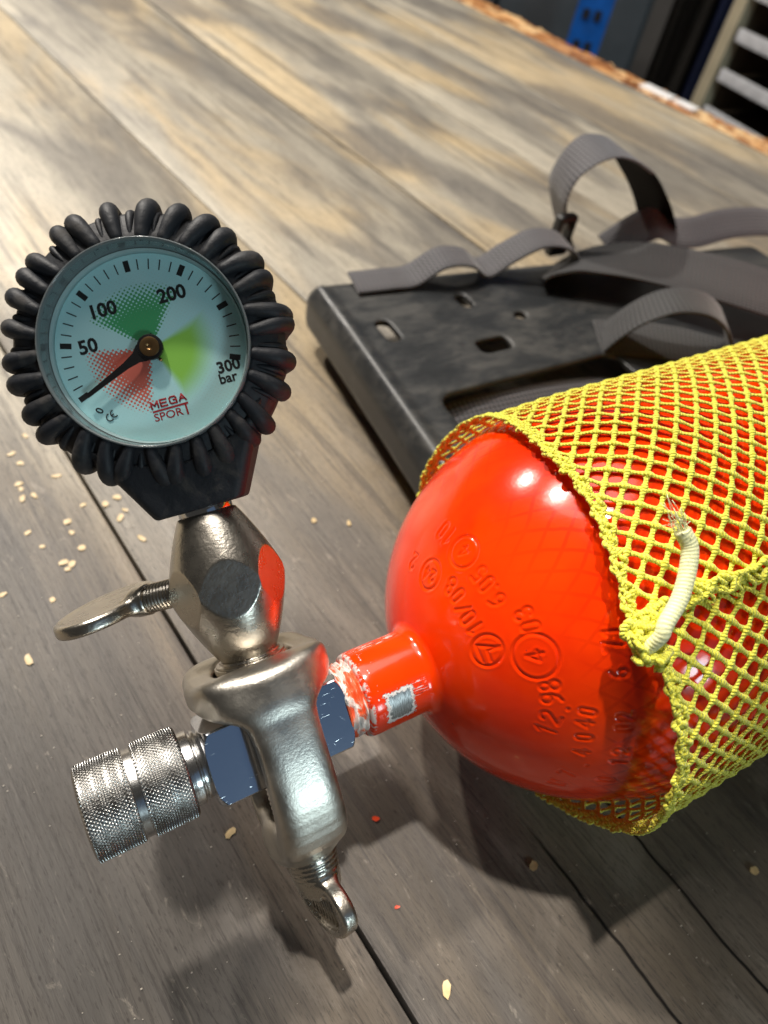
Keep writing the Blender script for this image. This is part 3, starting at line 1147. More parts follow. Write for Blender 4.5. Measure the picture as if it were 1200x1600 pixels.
def axial(profile, n=96):
    V = []
    for i in range(n):
        a = 2 * pi * i / n
        for (x, r) in profile:
            V.append((x, -r * sin(a), r * cos(a) + R))
    return V, grid_faces(n, len(profile), True)


# ---- valve: parts of the cylinder
# flaked thread between block and neck
V = []
nA, nS = 140, 34
for i in range(nA):
    a = 2 * pi * i / nA
    for k in range(nS):
        x = -105.6 + 6.4 * k / (nS - 1)
        r = 10.9 + .55 * sin((x / 1.7) * 2 * pi + a) + nr.normal(0, .06) + .45 * sin(a * 7 + x * 1.3) * sin(a * 3 - x * .8 + 1)
        V.append((x, -r * sin(a), r * cos(a) + R))
mk('thread', V, grid_faces(nA, nS, True), M_THREAD, tank, sharp=60)

# square block, turned ends, rolled by 50 deg so that one flat faces the viewer
PH = radians(50)
HB = 10.4


def block_r(x, a):
    q = (a + PH + pi / 4) % (pi / 2) - pi / 4
    sq = HB / max(cos(q), .05)
    # soften the corners
    e = min(x + 146.0, -105.2 - x)
    turn = 10.8 + 4.4 * sqrt(max(0, 1 - (1 - min(1, max(0, e) / 4.2)) ** 2))
    return min(sq, turn, 14.35)


sts = [-146.0] + [-146.0 + 5.2 * (k / 18) ** 1.6 for k in range(1, 19)] + [-139 + k * 2.0 for k in range(16)]
sts += [-105.2 - 5.2 * (k / 18) ** 1.6 for k in range(18, 0, -1)] + [-105.2]
sts = sorted(set(round(s, 4) for s in sts))
nA = 384
V = []
for i in range(nA):
    a = 2 * pi * i / nA
    for x in sts:
        r = block_r(x, a)
        V.append((x, -r * sin(a), r * cos(a) + R))
F = grid_faces(nA, len(sts), True)
V.append((sts[0], 0, R))
V.append((sts[-1], 0, R))
for i in range(nA):
    j = (i + 1) % nA
    F.append([nA * len(sts), j * len(sts), i * len(sts)])
    F.append([nA * len(sts) + 1, i * len(sts) + len(sts) - 1, j * len(sts) + len(sts) - 1])
valve = mk('valve_block', V, F, M_BLOCK, tank, sharp=28)
valve['label'] = 'scratched square metal valve block'

V, F = axial(bezel_profile([(-151.4, 6.0), (-151.4, 10.2), (-148.4, 10.2), (-148.4, 9.0), (-147.6, 9.0), (-147.6, 9.7), (-145.8, 9.2), (-145.8, 5)], .35, 3))
mk('collar', V, F, M_TURNED, valve, sharp=35)

# knurled knob
x0, x1, xg0, xg1 = -177.4, -151.0, -165.0, -163.0
nA = 576
NK = 72
stx = np.concatenate([[x0, x0 + .01], np.linspace(x0 + .6, xg0 - .2, 72), [xg0, xg0 + .01], np.linspace(xg0 + .15, xg1 - .15, 6), [xg1 - .01, xg1], np.linspace(xg1 + .2, x1 - .5, 72), [x1 - .01, x1]])
rad = []
for x in stx:
    if xg0 < x < xg1:
        rad.append((11.85, 0))
    elif x in (x0,):
        rad.append((11.0, 0))
    elif x < x0 + .05:
        rad.append((11.6, 0))
    elif x >= x1 - .005:
        rad.append((10.6, 0))
    elif x > x1 - .05:
        rad.append((11.8, 0))
    elif x in (xg0, xg1):
        rad.append((11.9, 0))
    else:
        e = min(x - x0, x1 - x, abs(x - xg0), abs(x - xg1))
        rad.append((12.15 + .12 * min(1, e / .8), min(1, e / .7)))
Aa = np.linspace(0, 2 * pi, nA, endpoint=False)
pitch = 2 * pi * 12.4 / NK
AA, XX = np.meshgrid(Aa, stx, indexing='ij')
p1 = AA * NK / (2 * pi) + (XX - x0) / (pitch * 1.15)
p2 = AA * NK / (2 * pi) - (XX - x0) / (pitch * 1.15)
tri = lambda t: 1 - 2 * np.abs((t % 1) - .5)
pyr = np.minimum(tri(p1), tri(p2))
r0 = np.array([q[0] for q in rad])[None, :]
am = np.array([q[1] for q in rad])[None, :]
RR = r0 + am * (.95 * np.minimum(pyr, .72) - .28)
V = np.stack([XX, -RR * np.sin(AA), RR * np.cos(AA) + R], -1).reshape(-1, 3)
F = grid_faces(nA, len(stx), True)
V = V.tolist()
V.append((x0 + .0, 0, R))
V.append((x1, 0, R))
c0 = len(V) - 2
for i in range(nA):
    j = (i + 1) % nA
    F.append([c0, j * len(stx), i * len(stx)])
    F.append([c0 + 1, i * len(stx) + len(stx) - 1, j * len(stx) + len(stx) - 1])
mk('knob', V, F, M_KNURL, valve, sharp=60)['label'] = 'knurled steel valve knob with a smooth groove'

# ------------------------------------------------------------------ net sleeve
net = empty('net_sleeve', (0, 0, 0), (0, 0, 0), 'yellow protective net pulled over the orange cylinder', 'net')
RIM = np.array([(-180, -33, 71), (-130, -30, 71), (-91, -30, 71.5), (-77, -27.5, 71.5), (-64, -25.5, 71.5), (-50, -26, 70), (-37, -29, 68), (-19, -34.3, 66.2), (-5, -36, 65.5), (4, -37.5, 65.3),
                (14, -41, 65.2), (23, -44, 65.6), (31, -47, 66), (36, -46, 66.6), (40, -42.5, 67.6), (48, -42, 69), (57, -42, 70.3), (66, -42, 71), (74, -43, 71.0), (88, -40, 70.6), (102, -35, 70.2), (118, -33, 70.0), (132, -34, 70.0), (150, -34, 70.2), (180, -33, 70.5)], float)


def rim(th):
    t = (th + 180) % 360 - 180
    return np.interp(t, RIM[:, 0], RIM[:, 1]), np.interp(t, RIM[:, 0], RIM[:, 2])


def net_r(s, th):
    sr, rr = rim(th)
    t = np.clip((6 - s) / (6 - sr + 1e-6), 0, 1)
    t = t * t * (3 - 2 * t)
    r = (R + 1.15) * (1 - t) + rr * t
    dome = np.where(s < 0, RS * np.sqrt(np.clip(1 - (s / EL) ** 2, 0, 1)), RS)
    slack = .5 * np.clip((th - 60) / 40, 0, 1) * np.clip((150 - th) / 30, 0, 1)
    return np.maximum(r + slack, dome + 1.0)


def net_p(s, th, lift=0.0):
    s, th = np.asarray(s, float), np.asarray(th, float)
    r = net_r(s, th) + lift
    a = np.radians(th)
    P = np.stack([s, -r * np.sin(a), r * np.cos(a) + R], -1)
    P[..., 2] = np.maximum(P[..., 2], .9)
    return P


NC = 60
da = 360.0 / NC / 2             # half cell in degrees
ds = 3.88                       # half cell along the axis
SMAX = 214.0
parts = []
sub = 6
jit = nr.normal(0, .28, (4000,))
for fam in (0, 1):
    for i in range(NC):
        nseg = int((SMAX + 60) / ds)
        k = np.arange(0, nseg * sub + 1) / sub
        s = -60 + k * ds
        th = i * 2 * da + k * da * (1 if fam == 0 else -1)
        if fam == 1:
            th = th + 0.0
        th = th + s * .05 + .55 * np.sin(s * .11 + th * .07)      # slight pull of the fabric
        tw = (th + 180) % 360 - 180
        sr, _ = rim(th)
        ok = s >= sr
        if ok.sum() < 3:
            continue
        first = np.argmax(ok)
        s, th, k = s[first:], th[first:], k[first:]
        node = np.abs(k - np.round(k))
        # straighten into rounded parallelograms: thick at the nodes
        rad = .72 + .50 * np.exp(-(node / .23) ** 2)
        P = net_p(s, th, .25 * (1 if fam else -1) * np.cos(k * pi))
        P = P + nr.normal(0, .05, P.shape)
        ang = np.radians(th)
        Nn = np.stack([np.zeros_like(ang), -np.sin(ang), np.cos(ang)], 1)
        V, F, U = tube(P, rad, 6, True, .60, Nn)
        parts.append((V, F, U))
V, F, U = joinuv(parts)
V = np.array(V)
V[:, 2] = np.maximum(V[:, 2], .35)
o = mk('mesh_fabric', V, F, M_YARN, net, uv=U)
o['kind'] = 'stuff'

# hem: twisted edge yarns with picot lumps
parts = []
tt = np.linspace(-180, 180, 900)
for q in range(3):
    sr, rr = rim(tt)
    ph = q * 2.1
    s = sr + .6 + 1.2 * q - 1.0 + .8 * np.sin(tt * .9 + ph) + .5 * np.sin(tt * 2.3 + ph)
    P = net_p(s, tt, .45 + .55 * np.cos(tt * .9 + ph))
    P[:, 2] = np.maximum(P[:, 2], 1.3)
    parts.append(tube(P, .72 + .15 * np.sin(tt * 2.6 + ph * 3), 7, False))
for k in range(150):
    t0 = -180 + 360 * k / 150 + rng.uniform(-.5, .5)
    sr, rr = rim(t0)
    L = rng.uniform(1.0, 2.6) if 80 < t0 < 150 else rng.uniform(.3, 1.3)
    w = rng.uniform(.7, 1.1)
    th = t0 + np.array([-w, -w * .9, -.3, .3, w * .9, w])
    s = sr + np.array([1.5, -.2 - L * .6, -L, -L, -.2 - L * .6, 1.5])
    P = net_p(s, th, np.array([.6, .9, 1.0, 1.0, .9, .6]))
    P = catmull(P, 3)
    P[:, 2] = np.maximum(P[:, 2], 1.2)
    parts.append(tube(P, .55, 6, True))
V, F, U = joinuv(parts)
mk('hem', V, F, M_YARN, net, uv=U)

# gathered lengthwise seam
parts = []
ss = np.linspace(-45, SMAX, 700)
for q in range(5):
    ph = q * 1.26
    th = 31.0 + .9 * np.sin(ss * .045) + 1.15 * np.sin(ss * .55 + ph) + .5 * np.sin(ss * 1.3 + ph * 2) + (q - 2) * .28
    P = net_p(ss, th, 1.5 + 1.0 * np.cos(ss * .55 + ph * 1.7))
    parts.append(tube(P, .72 + .15 * np.sin(ss * 1.9 + ph), 7, True))
for k in range(60):
    s0 = -40 + k * 4.2 + rng.uniform(-1, 1)
    th0 = 31.0 + .9 * sin(s0 * .045)
    sg = rng.choice((-1, 1))
    s = s0 + np.array([0, .8, 1.6, 1.0, -.4]) * rng.uniform(.8, 1.4)
    th = th0 + sg * np.array([0, 1.3, 2.6, 3.4, 2.2]) * rng.uniform(.5, 1.0)
    parts.append(tube(catmull(net_p(s, th, np.array([1.6, 2.2, 1.8, 1.2, .8])), 3), .58, 6, True))
V, F, U = joinuv(parts)
mk('seam', V, F, M_YARN, net, uv=U)

# knot where hem and seam meet, with stray loops
parts = []
for k in range(17):
    s0, th0 = -45.5 + rng.uniform(-4.2, 4.5), 34.5 + rng.uniform(-3.4, 3.6)
    P = net_p(np.full(6, s0) + nr.normal(0, 1.4, 6), np.full(6, th0) + nr.normal(0, 1.4, 6), np.abs(nr.normal(1.9, 1.0, 6)))
    parts.append(tube(catmull(P, 4), rng.uniform(.65, 1.0), 7, True))
V, F, U = joinuv(parts)
mk('knot', V, F, M_YARN, net, uv=U)

# pale drawcord with a frayed end
C = catmull(np.array([(-46.6, -40.5, 126.0), (-44.6, -40.4, 130.6), (-42.7, -38.8, 132.9), (-37.0, -35.8, 136.0), (-32.2, -31.4, 139.7), (-29.6, -27.5, 142.7), (-30.2, -23.8, 145.2)]), 10)
V, F, U = tube(C, np.concatenate([np.linspace(1.7, 2.1, 30), np.linspace(2.1, 2.15, len(C) - 30)]), 14, True)
cord = mk('drawcord', V, F, M_CORD, net, uv=U)
cord['label'] = 'pale braided drawcord with a frayed end'
parts = []
for k in range(30):
    b = C[-1] + nr.normal(0, 1.0, 3)
    d = np.array([-.25, .72, .55]) + nr.normal(0, .26, 3)
    L = rng.uniform(2.5, 6.5)
    P = np.array([b - d * 2, b, b + d * L * .5 + nr.normal(0, .3, 3), b + d * L + nr.normal(0, .7, 3)])
    parts.append(tube(catmull(P, 3), .11, 4, True))
V, F, U = joinuv(parts)
mk('frayed_fibres', V, F, M_CORD, cord, uv=U)

# ------------------------------------------------------------------ pressure gauge with yoke: local x = tank axis, z = stem, -y = viewer side
gauge = empty('pressure_gauge', (-.1255, 0, .070), (-PH, 0, 0), 'round pressure gauge in ribbed black rubber clamped upright on the valve by its nickel yoke', 'gauge')

# ---- yoke casting


def yoke_fn(X, Y, Z):
    rr = np.sqrt(X ** 2 + Y ** 2)
    ring = smax(smax(rr - 20.2, Z - 21.8, 3.0), 14.2 - Z, 2.5)
    # arms run down on both y sides and meet in the lower boss
    d = ring
    for sg in (-1, 1):
        cp = np.array([(sg * 13.0, 18.0, 14.0, 4.6), (sg * 16.4, 13.0, 10.6, 4.4), (sg * 18.0, 6.0, 9.1, 4.3), (sg * 18.4, -4.0, 8.9, 4.3), (sg * 17.2, -15, 9.2, 4.7), (sg * 12.5, -25.0, 9.8, 5.8), (sg * 4.0, -30.5, 9.4, 6.0)])
        pts = catmull(cp, 4)
        arm = np.full(X.shape, 1e9)
        for a, b in zip(pts[:-1], pts[1:]):
            ay, az, aw, at = a
            by, bz, bw, bt = b
            dy, dz = by - ay, bz - az
            t = np.clip(((Y - ay) * dy + (Z - az) * dz) / (dy * dy + dz * dz), 0, 1)
            dist = np.sqrt((Y - ay - t * dy) ** 2 + (Z - az - t * dz) ** 2)
            w, th = aw + (bw - aw) * t, at + (bt - at) * t
            pw = 3.6
            seg = ((np.abs(X) / w) ** pw + (dist / th) ** pw) ** (1 / pw)
            seg = (seg - 1) * th
            arm = np.minimum(arm, seg)
        d = smin(d, arm, 6.0)
    boss = sd_cap(X, Y, Z, (0, 0, -27), (0, 0, -31.5), 9.6, 8.6)
    d = smin(d, boss, 4.0)
    # bores
    d = smax(d, -(np.maximum(rr - 11.4, 12 - Z)), 1.2)
    d = smax(d, -(np.maximum(rr - 6.4, Z + 20)), .6)
    # window for the valve block
    win = sd_box(X, Y, Z, (0, 0, -5.0), (40, 13.8, 18.2), 6)
    d = smax(d, -win, 1.6)
    return d


V, F = snet(yoke_fn, (-24, -27, -44), (24, 27, 25), .62)
yoke = mk('yoke', V, F, M_CAST, gauge)
# inner seat behind the ring, facing the block
V, F = lathe(bezel_profile([(10.6, 1), (10.6, 8.6), (14.5, 8.6), (14.5, 10.6), (22.8, 10.6), (22.8, 1)], .4, 2), 72)
mk('seat_ring', V, F, M_NICKEL, gauge, sharp=35)

# ---- body: barrel with six flats
R0, DF = 16.6, 14.1
azb = radians(-10.0)


def body_r(z, a):
    dz = abs(z - 45.0)
    r = R0 - .262 * dz - .0069 * dz * dz
    # a: polar angle in local xy; flat normals at n=(sin az, -cos az)
    q = (a - (azb - pi / 2) + pi / 6) % (pi / 3) - pi / 6
    return min(r, DF / cos(q))


stz = list(np.linspace(24.6, 65.2, 110))
nA = 360
V = []
for i in range(nA):
    a = 2 * pi * i / nA
    for z in stz:
        V.append((body_r(z, a) * cos(a), body_r(z, a) * sin(a), z))
F = grid_faces(nA, len(stz), True)
n0 = len(V)
# rounded ends
for (zz, sgn, idx) in ((24.6, -1, 0), (65.2, 1, len(stz) - 1)):
    b0 = len(V)
    rb = body_r(zz, 0)
    ringsr = [(rb - .25, zz + sgn * .35), (rb - .8, zz + sgn * .6), (1.0, zz + sgn * .62)]
    for i in range(nA):
        a = 2 * pi * i / nA
        for r_, z_ in ringsr:
            V.append((r_ * cos(a), r_ * sin(a), z_))
    for i in range(nA):
        j = (i + 1) % nA
        f = [i * len(stz) + idx, j * len(stz) + idx, b0 + j * 3, b0 + i * 3]
        F.append(f if sgn > 0 else f[::-1])
        for m_ in (0, 1):
            f = [b0 + i * 3 + m_, b0 + j * 3 + m_, b0 + j * 3 + m_ + 1, b0 + i * 3 + m_ + 1]
            F.append(f if sgn > 0 else f[::-1])
body = mk('gauge_body', V, F, M_NICKEL, gauge, sharp=22)
V, F = lathe(bezel_profile([(21.6, 2), (21.6, 9.9), (23.3, 10.1), (23.5, 8.7), (24.2, 8.6), (24.2, 2)], .35, 3), 96)
mk('base_ring', V, F, M_NICKEL, body, sharp=40)
V, F = lathe(bezel_profile([(65.6, 2), (65.6, 7.6), (68.2, 7.6), (68.2, 2)], .4, 3), 96)
mk('swivel_collar', V, F, M_CHROME, body, sharp=40)


# ---- screws with wings
def threaded(r, z0, z1, pitch, depth, n=72, taper=None):
    V = []
    m = int((z1 - z0) / pitch * 8)
    for i in range(n):
        a = 2 * pi * i / n
        for k in range(m + 1):
            z = z0 + (z1 - z0) * k / m
            ph = (z / pitch - a / (2 * pi)) % 1
            rr = r - depth * (abs(ph - .5) * 2)
            V.append((rr * cos(a), rr * sin(a), z))
    F = grid_faces(n, m + 1, True)
    return V, F


# lower clamping screw
def low_screw(X, Y, Z):
    cone = smax(smax(np.sqrt(X ** 2 + Y ** 2) - (7.0 + (Z + 44) * .12 + .22 * np.sin(Z * 4.2 + np.arctan2(Y, X)) * (Z > -44)), Z + 36.0, .8), -49.0 - Z, 1.5)
    ca, sa = cos(radians(9)), sin(radians(9))
    X2, Y2 = X * ca + Y * sa, -X * sa + Y * ca
    el = np.sqrt((Y2 / 15.5) ** 2 + ((Z + 52.6) / 9.6) ** 2)
    rad_ = (el - 1) * 9.6
    plate_ = smax(rad_, np.abs(X2) - 2.6, 1.5)
    rec = np.maximum((el - .76) * 9.6, np.abs(np.abs(X2) - 2.6) - 1.5)
    plate_ = smax(plate_, -rec, .5)
    return smin(cone, plate_, 3.0)


V, F = snet(low_screw, (-12, -18, -68), (12, 18, -34), .5)
scr = mk('clamp_screw', V, F, M_NICKEL, gauge)
V, F = threaded(6.9, -41.5, -8.6, 1.5, .55)
V = list(V) + [(0, 0, -8.6)]
c_ = len(V) - 1
m1 = (len(V) - 1) // 72
for i in range(72):
    F.append([c_, i * m1 + m1 - 1, ((i + 1) % 72) * m1 + m1 - 1])
mk('screw_thread', V, F, M_NICKEL, scr, sharp=50)
# cast ribs in the wing recess
parts = []
for k in range(9):
    y = -9.5 + k * 2.0
    for sg in (-1, 1):
        q = [(sg * 1.35, y, -52.6 - 4.9), (sg * 1.55, y + .6, -52.6 + 4.3)]
        ca, sa = cos(radians(9)), sin(radians(9))
        q = [(p[0] * ca - p[1] * sa, p[0] * sa + p[1] * ca, p[2]) for p in q]
        parts.append(tube(q, .42, 6, True)[:2])
V, F = join(parts)
mk('cast_ribs', V, F, M_NICKEL, scr)

# bleed screw on the far left flat
az = radians(-130)
aL = np.array([sin(az), -cos(az), 0.0])
tau = radians(6)
tL = cos(tau) * np.array([aL[0] * 0 + cos(az) * 1.0, sin(az), 0.0]) + sin(tau) * np.array([0, 0, -1.0])
nL = np.cross(aL, tL)


def to_bleed(V):
    V = np.asarray(V, float)
    return V[:, 0:1] * nL + V[:, 1:2] * tL + V[:, 2:3] * aL + np.array([0, 0, 46.0])


def wing_fn(X, Y, Z):
    hub = smax(smax(np.sqrt(X ** 2 + Y ** 2) - 4.6, 25.5 - Z, 1.0), Z - 31, 2.0)
    el = np.sqrt((Y / 18.5) ** 2 + ((Z - 40.5) / 13.0) ** 2)
    pl = smax((el - 1) * 13.0, np.abs(X) - 2.1, 1.4)
    rec = np.maximum((el - .84) * 13.0, np.abs(np.abs(X) - 2.1) - .35)
    pl = smax(pl, -rec, .5)
    return smin(hub, pl, 3.5)


V, F = snet(wing_fn, (-7, -20, 23), (7, 20, 55), .5)
ws = mk('bleed_screw', to_bleed(V), F, M_NICKEL, gauge)
V, F = threaded(4.3, 12.5, 27.0, 1.1, .35, 64)
mk('screw_thread', to_bleed(V), F, M_NICKEL, ws, sharp=50)

# ---- gauge head frame
RHO = radians(20)
gN = np.array([-sin(RHO), -cos(RHO), 0.0])
gX = np.array([cos(RHO), -sin(RHO), 0.0])
gZ = np.array([0, 0, 1.0])
gC = np.array([0, 0, 111.6])


def gf(u, v, w):
    return gC + gX * u + gZ * v + gN * w


def glathe(profile, n=128):
    """profile of (w, r) about the dial axis"""
    V = []
    for i in range(n):
        a = 2 * pi * i / n
        for (w, r) in profile:
            V.append(gf(r * cos(a), r * sin(a), w))
    return V, grid_faces(n, len(profile), True, False)


boot_prof = bezel_profile([(4.5, 25.3), (12.3, 26.0), (12.7, 27.0), (11.2, 30.6), (9.4, 33.6), (5.8, 35.4), (-6, 34.8), (-11.0, 31.5), (-13.6, 24.0), (-13.6, .01)], .8, 3)
V, F = glathe(boot_prof, 160)


def boss_fn(X, Y, Z):
    # tapered foot from ring to stem in (u, w, v) coordinates
    t = np.clip((Z + 44.2) / 22.0, 0, 1.4)
    hw = 12.2 + 11.5 * t
    hd = 9.6 + 2.2 * t
    r = 3.0
    qx, qy = np.abs(X) - hw + r, np.abs(Y - .5) - hd + r
    d = np.sqrt(np.maximum(qx, 0) ** 2 + np.maximum(qy, 0) ** 2) + np.minimum(np.maximum(qx, qy), 0) - r
    d = smax(d, -44.4 - Z, .8)
    d = smax(d, Z + 20, .8)
    return smax(d, 31.0 - np.sqrt(X ** 2 + Z ** 2), 1.0)


Vb, Fb = snet(boss_fn, (-32, -16, -48), (32, 16, -16), .7)
Vb = [gf(p[0], p[2], p[1]) for p in Vb]
Fb = [f[::-1] for f in Fb]
V, F = join([(V, F), (Vb, Fb)])
boot = mk('rubber_boot', V, F, M_RUBBER, gauge, sharp=55)
NRIB = 30
for k in range(NRIB):
    a = 2 * pi * (k + .35) / NRIB + rng.uniform(-.015, .015)
    big = 1 + rng.uniform(-.07, .10)
    dr = rng.uniform(-.4, .7)
    pp = [(26.3, 12.0, .6), (27.0, 12.5, 1.5), (29.0, 12.2, 1.75), (31.4, 11.5, 2.1), (33.8 + dr * .6, 10.1, 2.45), (35.4 + dr, 7.2, 2.55), (35.3 + dr, 3.4, 2.45), (34.6, -1.5, 2.2), (33.9, -6.0, 2.0), (32.0, -10.0, 1.5), (30.0, -12.0, .6)]
    P, rd = [], []
    for r_, w_, q_ in pp:
        P.append((r_, w_, 0))
        rd.append(q_ * big)
    Cc = catmull(np.array([(p[0], p[1], q) for p, q in zip(P, rd)]), 5)
    lean = rng.uniform(-.09, .09)
    Pw = np.array([gf(c[0] * cos(a + lean * (c[0] - 27) / 8), c[0] * sin(a + lean * (c[0] - 27) / 8), c[1]) for c in Cc])
    V, F, U = tube(Pw, np.abs(Cc[:, 2]), 16, True)
    mk('rib', V, F, M_RUBBER, boot)
    # low fold in the valley beside it
    a2 = a + pi / NRIB + rng.uniform(-.02, .02)
    pq = [(27.4, 11.9, .5), (29.2, 11.5, .9), (31.6, 10.6, 1.25), (33.6, 9.0, 1.5), (34.6, 6.0, 1.55), (34.5, 1.5, 1.5), (33.8, -5, 1.3), (31.5, -10.2, .6)]
    Cc = catmull(np.array(pq), 4)
    Pw = np.array([gf(c[0] * cos(a2), c[0] * sin(a2), c[1]) for c in Cc])
    V, F, U = tube(Pw, np.abs(Cc[:, 2]) * rng.uniform(.55, .8), 12, True)
    mk('fold', V, F, M_RUBBER, boot)

# dial, bezel, lens, needle
WD = 6.6
V = [gf(0, 0, WD)]
U = [(0, 0)]
n_ = 128
for i in range(n_):
    a = 2 * pi * i / n_
    V.append(gf(25.2 * cos(a), 25.2 * sin(a), WD))
    U.append((25.2 * cos(a), 25.2 * sin(a)))
dial = mk('dial', V, [[0, 1 + i, 1 + (i + 1) % n_] for i in range(n_)], M_DIAL, gauge, uv=U, smooth=False)
M_RIMW = simple('pale_inner_rim', (.42, .54, .55), .3)
V, F = glathe([(WD + .02, 25.15), (WD + .02, 24.6), (WD + 1.6, 24.75), (WD + 2.4, 25.2)], 128)
mk('inner_rim', V, F, M_RIMW, dial)
V, F = glathe(bezel_profile([(11.0, 25.5), (13.3, 25.8), (13.8, 25.4), (14.0, 23.0), (14.1, .01)], .5, 3), 128)
mk('lens', V, F, M_LENS, gauge, sharp=50)
M_BEZ = simple('smoked_bezel', (.16, .18, .185), .14, 0, .6)
V, F = glathe(bezel_profile([(8.0, 25.25), (14.2, 25.95), (14.55, 26.25), (14.3, 26.6), (10.5, 26.7)], .2, 2), 128)
mk('bezel', V, F, M_BEZ, gauge, sharp=50)


def flat_poly(pts, w, th=.12):
    n = len(pts)
    V = [gf(x, y, w) for x, y in pts] + [gf(x, y, w + th) for x, y in pts]
    F = [list(range(n))[::-1], [n + i for i in range(n)]] + [[i, (i + 1) % n, n + (i + 1) % n, n + i] for i in range(n)]
    return V, F


for k in range(31):
    a = radians(-111 + 37.0 * k / 5)
    if k % 5 == 0:
        r0_, r1_, hw = 20.4, 23.3, .72
    else:
        r0_, r1_, hw = 20.5, 23.2, .15
    d = (sin(a), cos(a))
    p = (cos(a), -sin(a))
    pts = [(d[0] * r0_ - p[0] * hw, d[1] * r0_ - p[1] * hw), (d[0] * r0_ + p[0] * hw, d[1] * r0_ + p[1] * hw), (d[0] * r1_ + p[0] * hw, d[1] * r1_ + p[1] * hw), (d[0] * r1_ - p[0] * hw, d[1] * r1_ - p[1] * hw)]
    V, F = flat_poly(pts[::-1], WD + .02, .03)
    mk('scale_mark', V, F, M_PRINT, dial, smooth=False)


def text(name, body_, cx, cy, size, mat, bold=0.0, rot=0.0, sx=1.0):
    cu = bpy.data.curves.new(name + '_curve', 'FONT')
    cu.body = body_
    cu.size = size
    cu.align_x = 'CENTER'
    cu.align_y = 'CENTER'
    cu.offset = bold
    cu.resolution_u = 3
    to = bpy.data.objects.new('tmp_text', cu)
    COL.objects.link(to)
    dg = bpy.context.evaluated_depsgraph_get()
    me = to.evaluated_get(dg).to_mesh()
    cr, sr = cos(rot), sin(rot)
    V = [gf(cx + (v.co.x * cr * sx - v.co.y * sr), cy + (v.co.x * sr * sx + v.co.y * cr), WD + .05) for v in me.vertices]
    F = [list(p.vertices) for p in me.polygons]
    to.evaluated_get(dg).to_mesh_clear()
    bpy.data.objects.remove(to)
    bpy.data.curves.remove(cu)
    o = mk(name, V, F, mat, dial, smooth=False)
    return o


text('numeral', '50', -15.6, 4.4, 5.0, M_PRINT, .16)
text('numeral', '100', -9.3, 12.5, 5.0, M_PRINT, .16)
text('numeral', '200', 9.1, 12.1, 5.0, M_PRINT, .16)
text('numeral', '300', 18.0, -9.7, 4.2, M_PRINT, .13)
text('unit_print', 'bar', 17.0, -12.7, 3.7, M_PRINT, .09)
text('numeral', '0', -17.6, -12.3, 2.9, M_PRINT, .05, .9)
# conformity mark
parts = []
for cx, cy, bar in ((-15.6, -14.6, False), (-14.3, -13.9, True)):
    rot = radians(28)
    pts = [(cx + .95 * cos(radians(t) + rot), cy + .95 * sin(radians(t) + rot)) for t in range(70, 291, 20)]
    P = [gf(x, y, WD + .08) for x, y in pts]
    parts.append(tube(P, .15, 5, True)[:2])
    if bar:
        P = [gf(cx + x * cos(rot), cy + x * sin(rot), WD + .08) for x in (-.95, -.1)]
        parts.append(tube(P, .15, 5, True)[:2])
V, F = join(parts)
mk('conformity_mark', V, F, M_PRINT, dial)
parts = []
MG = {'M': [[(0, 0), (0, 1), (.5, .35), (1, 1), (1, 0)]], 'E': [[(.95, 0), (0, 0), (0, 1), (.95, 1)], [(0, .5), (.85, .5)]],
      'G': [[(1, .75), (.8, 1), (.2, 1), (0, .8), (0, .2), (.2, 0), (1, 0), (1, .5), (.55, .5)]], 'A': [[(0, 0), (.5, 1), (1, 0)], [(.22, .36), (.78, .36)]]}
for k, ch in enumerate('MEGA'):
    for st in MG[ch]:
        P = [gf(-4.5 + k * 2.5 + x * 1.75, -15.45 + .05 * k + y * 1.75, WD + .06) for x, y in st]
        for a_, b_ in zip(P[:-1], P[1:]):
            e_ = (b_ - a_) / np.linalg.norm(b_ - a_) * .16
            parts.append(tube([a_ - e_, b_ + e_], .24, 6, True, .25, [gN, gN])[:2])
V, F = join(parts)
mk('maker_print', V, F, M_PRINTRED, dial)
text('maker_print', 'SPOR', -.85, -18.0, 2.9, M_PRINTRED, .03, .0, 1.12)
V, F = flat_poly([(-4.6, -16.55), (5.0, -16.45), (5.0, -15.95), (-4.6, -16.05)], WD + .02, .04)
mk('maker_bar', V, F, M_PRINTRED, dial, smooth=False)
V, F = flat_poly([(3.95, -19.2), (4.45, -19.2), (4.45, -16.0), (3.95, -16.0)], WD + .025, .04)
mk('maker_stroke', V, F, M_PRINTRED, dial, smooth=False)
# stop pin
V, F = glathe([(WD, .45), (WD + .8, .45), (WD + .9, .01)], 20)
V = [np.array(p) + gX * 1.5 - gZ * 3.6 for p in V]
mk('stop_pin', V, F, M_BRASS, dial)
# needle
an = radians(-113.0)
d, p = np.array((sin(an), cos(an))), np.array((cos(an), -sin(an)))
outl = []
for r_, hw in ((-2.5, 2.6), (2.6, 2.5), (4.6, 1.45), (8.0, .95), (15, .70), (20.8, .55)):
    outl.append((r_, hw))
pts = [tuple(d * r_ + p * hw) for r_, hw in outl] + [tuple(d * r_ - p * hw) for r_, hw in outl[::-1]]
V, F = flat_poly(pts, WD + 1.5, .35)
V2, F2 = glathe(bezel_profile([(WD + .6, .01), (WD + .6, 3.35), (WD + 2.1, 3.35), (WD + 2.1, .01)], .2, 2), 48)
V, F = join([(V, F), (V2, F2)])
needle = mk('needle', V, F, M_NEEDLE, gauge, sharp=35)
V, F = glathe(bezel_profile([(WD + 1.9, 2.55), (WD + 2.6, 2.55), (WD + 2.6, .75), (WD + 2.3, .6), (WD + 2.3, .01)], .15, 2), 48)
mk('hub_cap', V, F, M_BRASS, needle, sharp=35)

